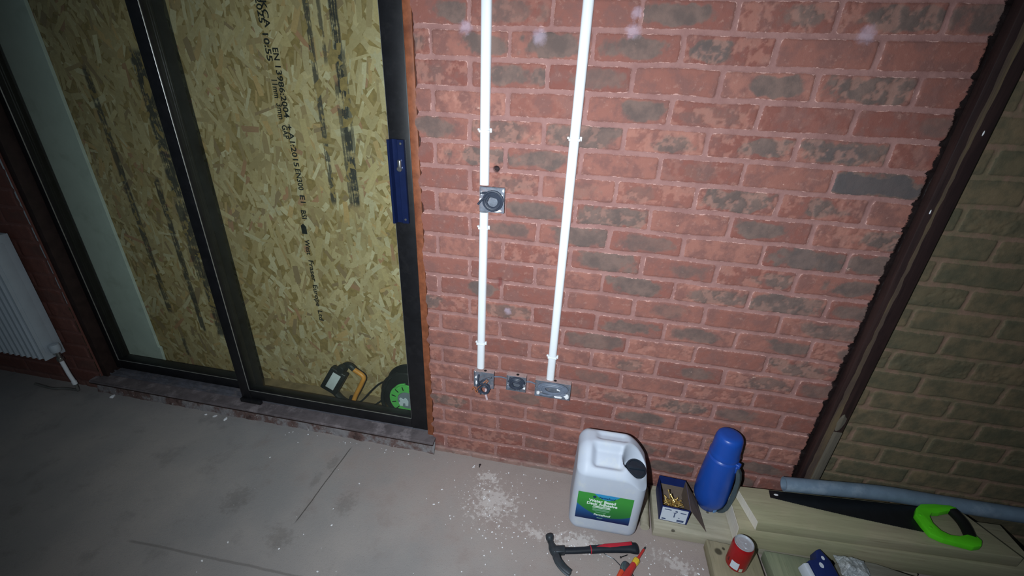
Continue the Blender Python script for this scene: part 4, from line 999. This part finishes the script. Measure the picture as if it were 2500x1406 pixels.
# local x along the handle, y across (face +, claws -)
m = MB()
m.lathe([(.0, 0), (.0125, .0), (.0140, .002), (.0140, .013), (.0120, .017), (.0100, .022), (.0100, .026)], 24, M=Matrix.Translation((-.034, .058, .0155)) @ Matrix.Rotation(-PI / 2 + .18 * 0, 4, 'X') @ Matrix.Rotation(PI, 4, 'X'))
t = bmesh.new(); secs = []
for (x, y, w, h) in ((-.034, .036, .009, .0095), (-.031, .022, .011, .0105), (-.027, .008, .0165, .0125), (-.024, -.004, .017, .0125), (-.020, -.020, .013, .0105)):
    secs.append([t.verts.new((x + math.cos(a) * w, y, .0150 + math.sin(a) * h)) for a in np.linspace(0, 2 * PI, 17)[:-1]])
for a, c in zip(secs, secs[1:]):
    for i in range(16): t.faces.new([a[i], a[(i + 1) % 16], c[(i + 1) % 16], c[i]])
t.faces.new(secs[0]); t.faces.new(secs[-1][::-1]); m._add(t)
m.box(-.030, .012, -.012, .013, .004, .027, .004, 3)
for s in (-1, 1):
    P = smooth_path([(-.021, -.016, .015 + s * .0055), (-.016, -.036, .015 + s * .0060), (-.002, -.058, .014 + s * .0068), (.017, -.076, .0125 + s * .0072)], 5)
    t = bmesh.new(); secs = []
    for i, p in enumerate(P):
        f = i / (len(P) - 1); d = (P[min(i + 1, len(P) - 1)] - P[max(0, i - 1)]).normalized(); nrm = Vector((-d.y, d.x, 0)); w = .0125 - .003 * f; hz_ = .0050 - .0012 * f
        secs.append([t.verts.new(p + nrm * a * w + Vector((0, 0, b * hz_))) for a, b in ((-1, -.4), (-.5, -1), (.6, -1), (1, 0), (.6, 1), (-.5, 1), (-1, .4))])
    for a, c in zip(secs, secs[1:]):
        for i in range(7): t.faces.new([a[i], a[(i + 1) % 7], c[(i + 1) % 7], c[i]])
    t.faces.new(secs[0]); t.faces.new(secs[-1][::-1]); m._add(t)
m.build('hammer_head', M_hh, hm, angle=45)
def shaft(secs_, name, mat, n=16):
    t = bmesh.new(); R = []
    for (x, yc, wy_, wz_) in secs_: R.append([t.verts.new((x, yc + math.cos(a) * wy_, .0145 + math.sin(a) * wz_)) for a in np.linspace(0, 2 * PI, n + 1)[:-1]])
    for a, c in zip(R, R[1:]):
        for i in range(n): t.faces.new([a[i], a[(i + 1) % n], c[(i + 1) % n], c[i]])
    t.faces.new(R[0]); t.faces.new(R[-1][::-1]); m = MB(); m._add(t); return m.build(name, mat, hm, angle=50)
shaft([(.008, 0, .0115, .0085), (.04, -.001, .0112, .0085), (.08, -.001, .0112, .009), (.108, 0, .0122, .0105)], 'shaft', M_hk)
shaft([(.100, 0, .0130, .011), (.108, .0, .0137, .0118), (.15, .001, .0140, .0120), (.20, .0, .0150, .0125), (.240, -.001, .0162, .013), (.256, -.002, .0195, .0135), (.266, -.003, .0200, .0125), (.270, -.003, .016, .010)], 'grip', M_hk)
shaft([(.1015, 0, .0141, .0122), (.1045, 0, .0141, .0122)], 'grip_ring', M_hr)
m = MB(); m.prism([(.120, .002), (.150, .011), (.21, .0135), (.252, .0155), (.252, -.001), (.205, -.002), (.17, -.003), (.145, .0)], .0, .0272, .002, 2)
m.build('grip_inlay', M_hr, hm)
tag(hm, 'claw hammer with black and red grip lying on the concrete', 'hammer')

# ------------------------------------------------------------------ screwdriver, pliers, screw, nail, wire
M_sr = plain('red_insulation', (186, 52, 48), .4, 0, .05, 40, .02, .4); M_ye = plain('yellow_plastic', (214, 178, 52), .4, 0, .05, 40, .02, .4)
sd = empty('screwdriver', (.6655, -.265, .002), (0, 0, math.atan2(-.347 + .266, .615 - .665)))
RY = Matrix.Rotation(PI / 2, 4, 'Y')
m = MB(); m.lathe([(.0015, 0), (.0030, .003), (.0032, .012), (.0032, .016)], 12, M=Matrix.Translation((0, 0, .010)) @ RY @ Matrix.Rotation(0, 4, 'Z')); m.build('tip', M_hh, sd)
m = MB(); m.lathe([(.0036, .012), (.0042, .016), (.0046, .058), (.0048, .062)], 14, M=Matrix.Translation((0, 0, .010)) @ RY); m.build('insulated_shaft', M_sr, sd)
m = MB(); m.lathe([(.006, .060), (.011, .063), (.0115, .070), (.0105, .082), (.009, .086)], 8, M=Matrix.Translation((0, 0, .0115)) @ RY); m.build('collar', M_ye, sd)
m = MB(); m.lathe([(.009, .084), (.0105, .092), (.0105, .105), (.0125, .125), (.0130, .15), (.012, .17), (.008, .178)], 8, M=Matrix.Translation((0, 0, .0130)) @ RY); m.build('grip', M_sr, sd)
tag(sd, 'red and yellow insulated screwdriver lying right of the hammer handle', 'screwdriver')
M_pl = plain('polished_grey_steel', (104, 112, 118), .25, .8, .1, 60, .05, .5); M_po = plain('red_orange_sleeve', (206, 74, 44), .45, 0, .05, 40, .03, .4)
pl = empty('pliers', (.592, -.352, .002), (0, 0, -1.75))
m = MB(); m.prism([(-.020, -.003), (-.016, .010), (-.004, .017), (.010, .018), (.022, .012), (.026, 0), (.022, -.010), (.010, -.017), (-.006, -.015), (-.016, -.010)], .002, .016, .004, 3)
m.lathe([(.006, 0), (.0055, .002), (0, .0025)], 16, M=Matrix.Translation((.010, 0, .016))); m.build('jaws', M_pl, pl)
for s in (-1, 1):
    m = MB(); m.tube(smooth_path([(.018, s * .009, .010), (.045, s * .016, .011), (.085, s * .022, .011), (.13, s * .020, .010)], 5), .0085, 10); m.build('handle_sleeve', M_po, pl)
tag(pl, 'steel pliers with red orange handles at the bottom edge', 'pliers')
M_dks = plain('black_phosphate_steel', (44, 44, 46), .5, .5, .1)
def small_screw(loc, d, name, label, L=.032):
    m = MB(); m.lathe([(0, 0), (.0012, .004), (.0019, .008), (.0014, .010), (.0019, .013), (.0014, .016), (.0019, .019), (.0015, L - .004), (.0038, L - .0006), (.0038, L), (0, L)], 10)
    o = m.build(name, M_dks); o.location = loc; o.rotation_euler = Vector(d).to_track_quat('Z', 'Y').to_euler(); tag(o, label, name.split('_')[-1]); return o
small_screw((.606, -.300, .0035), (-.86, -.50, .0), 'black_screw', 'small black screw lying between hammer handle and screwdriver')
small_screw((.004, -.055, .002), (.15, -.30, .95), 'bent_nail', 'short dark nail standing on the floor near the wall', .030)
m = MB(); m.tube(smooth_path([(.520, -.312, .003), (.530, -.318, .003), (.541, -.322, .003), (.556, -.327, .004), (.567, -.337, .005), (.575, -.347, .008)], 6), .0012, 6)
tag(m.build('thin_wire', M_pl), 'thin grey wire curling from the hammer handle to the pliers', 'wire')
m = MB(); m.tube(smooth_path([(.603, -.352, .012), (.615, -.368, .004), (.628, -.385, .003), (.64, -.41, .003)], 6), .0032, 8)
tag(m.build('black_cable', M_reelb), 'short black cable end beside the pliers at the bottom edge', 'cable')
m = MB(); m.tube(smooth_path([(.818, -.352, .004), (.835, -.343, .005), (.858, -.340, .006), (.880, -.350, .006)], 6), .005, 8)
o = m.build('cable_offcut', M_reelb); tag(o, 'dark cable offcut on the floor left of the board with the can', 'cable')

# ------------------------------------------------------------------ blue packaging, crumpled film and weathered offcut
pk = empty('card_packet', (1.196, -.302, .072), (.22, 0, .26))
m = MB(); m.prism([(-.036, -.078), (.036, -.078), (.040, .040), (.026, .078), (.010, .074), (-.004, .050), (-.034, .046)], 0, .045, .004, 2, Matrix.Rotation(.0, 4, 'X'))
m.build('packet_body', M_card, pk)
m = MB(); m.box(-.054, -.037, -.08, .040, .001, .043, .003, 2); fw = m.build('white_side', M_blb, pk); tag(fw, 'white side of the packet')
m = MB()
for (x, y, r) in ((.000, .030, .0068), (.018, .050, .0050)): m.lathe([(r, 0), (r, .0005), (0, .0005)], 9, M=Matrix.Translation((x, y, .0450)) @ Matrix.Diagonal((1, 1.25, 1, 1)))
m.build('white_spots', M_blb, pk)
tag(pk, 'navy card packet with white side and two white spots', 'packet')
def crumple(cx, cy, z, lx, ly, hgt, ang, seed, mat, name):
    n1, n2 = 46, 34; u, w = np.meshgrid(np.linspace(-1, 1, n1), np.linspace(-1, 1, n2))
    x = u * lx; y = w * ly; r = fbm(x + 5, y, .035, 3, seed, .6); r2 = np.abs(fbm(x, y + 3, .05, 3, seed + 3, .6) - .5) * 2
    e = np.maximum(np.abs(u), np.abs(w)); hh = hgt * (1 - sst(e, .45, 1.0)) * (.45 + .9 * r) + .012 * r2 * (1 - sst(e, .9, 1.))
    x = x + (fbm(x, y, .06, 3, seed + 9) - .5) * .03; y = y + (fbm(x, y, .06, 3, seed + 12) - .5) * .03
    ca, sa = math.cos(ang), math.sin(ang)
    co = grid_mesh('c', cx + x * ca - y * sa, cy + x * sa + y * ca, z + hh + .001, {}, None)
    return join_grids(name, [co], mat)
def film_mat():
    t = NT('silvery_crumpled_film'); v = t.co(); n = t.noise(v, 60, 5, .7, 1.5)
    t.bump(n, .9, .006); return t.out(t.mix(t.ramp(n, .35, .65), lin((150, 156, 160)), lin((206, 212, 216))), .28, .25, .6)
o = crumple(1.300, -.262, .106, .046, .036, .018, -.1, 5, film_mat(), 'crumpled_film'); tag(o, 'crumpled silvery plastic film beside the navy packet', 'plastic film')
M_ow = wood('weathered_grey_timber', (118, 114, 104), (138, 136, 126), (84, 76, 66), 'X', rough=.85)
m = MB(); m.prism([(1.262, -.238), (1.285, -.224), (1.38, -.222), (1.50, -.246), (1.66, -.30), (1.60, -.46), (1.262, -.42)], .0015, .105, .005, 3); tag(m.build('weathered_offcut', M_ow), 'grey weathered timber offcut at the bottom right edge', 'timber')

# ------------------------------------------------------------------ crumbs and flakes on the floor
m = MB(); r = random.Random(33)
def crumb(x, y, s):
    t = bmesh.new(); bmesh.ops.create_icosphere(t, subdivisions=1, radius=1)
    for v in t.verts: v.co *= r.uniform(.6, 1.15)
    t.transform(Matrix.Translation((x, y, s * .25)) @ Matrix.Rotation(r.uniform(0, PI), 4, 'Z') @ Matrix.Diagonal((s * r.uniform(.7, 1.7), s, s * .45, 1))); m._add(t)
for k in range(420):
    if k < 150: x, y = r.gauss(.30, .16), -.29 + r.gauss(0, .05)
    elif k < 230: x, y = r.gauss(.06, .07), -.17 + r.gauss(0, .07)
    elif k < 270: x, y = r.uniform(-.9, .35), -.045 - abs(r.gauss(0, .012))
    elif k < 330: x, y = r.uniform(.65, .86), r.uniform(-.42, -.22)
    else: x, y = r.uniform(-.9, .9), r.uniform(-.9, -.06)
    if y > -.04 or (x > .40 and x < .65 and y > -.26) or (x > .66 and y > -.215): continue
    crumb(x, y, r.choice([.0012, .0016, .0022, .003]))
for x, y, s in ((-1.86, -.045, .014), (-1.28, -.045, .010), (-1.22, -.05, .008), (-1.33, -.045, .007), (-1.9, -.75, .008), (-.87, -.20, .004), (-.45, -.42, .004)): crumb(x, y, s)
tag(m.build('plaster_crumbs', M_plast), 'white plaster crumbs and flakes scattered over the concrete', 'debris', kind='stuff')
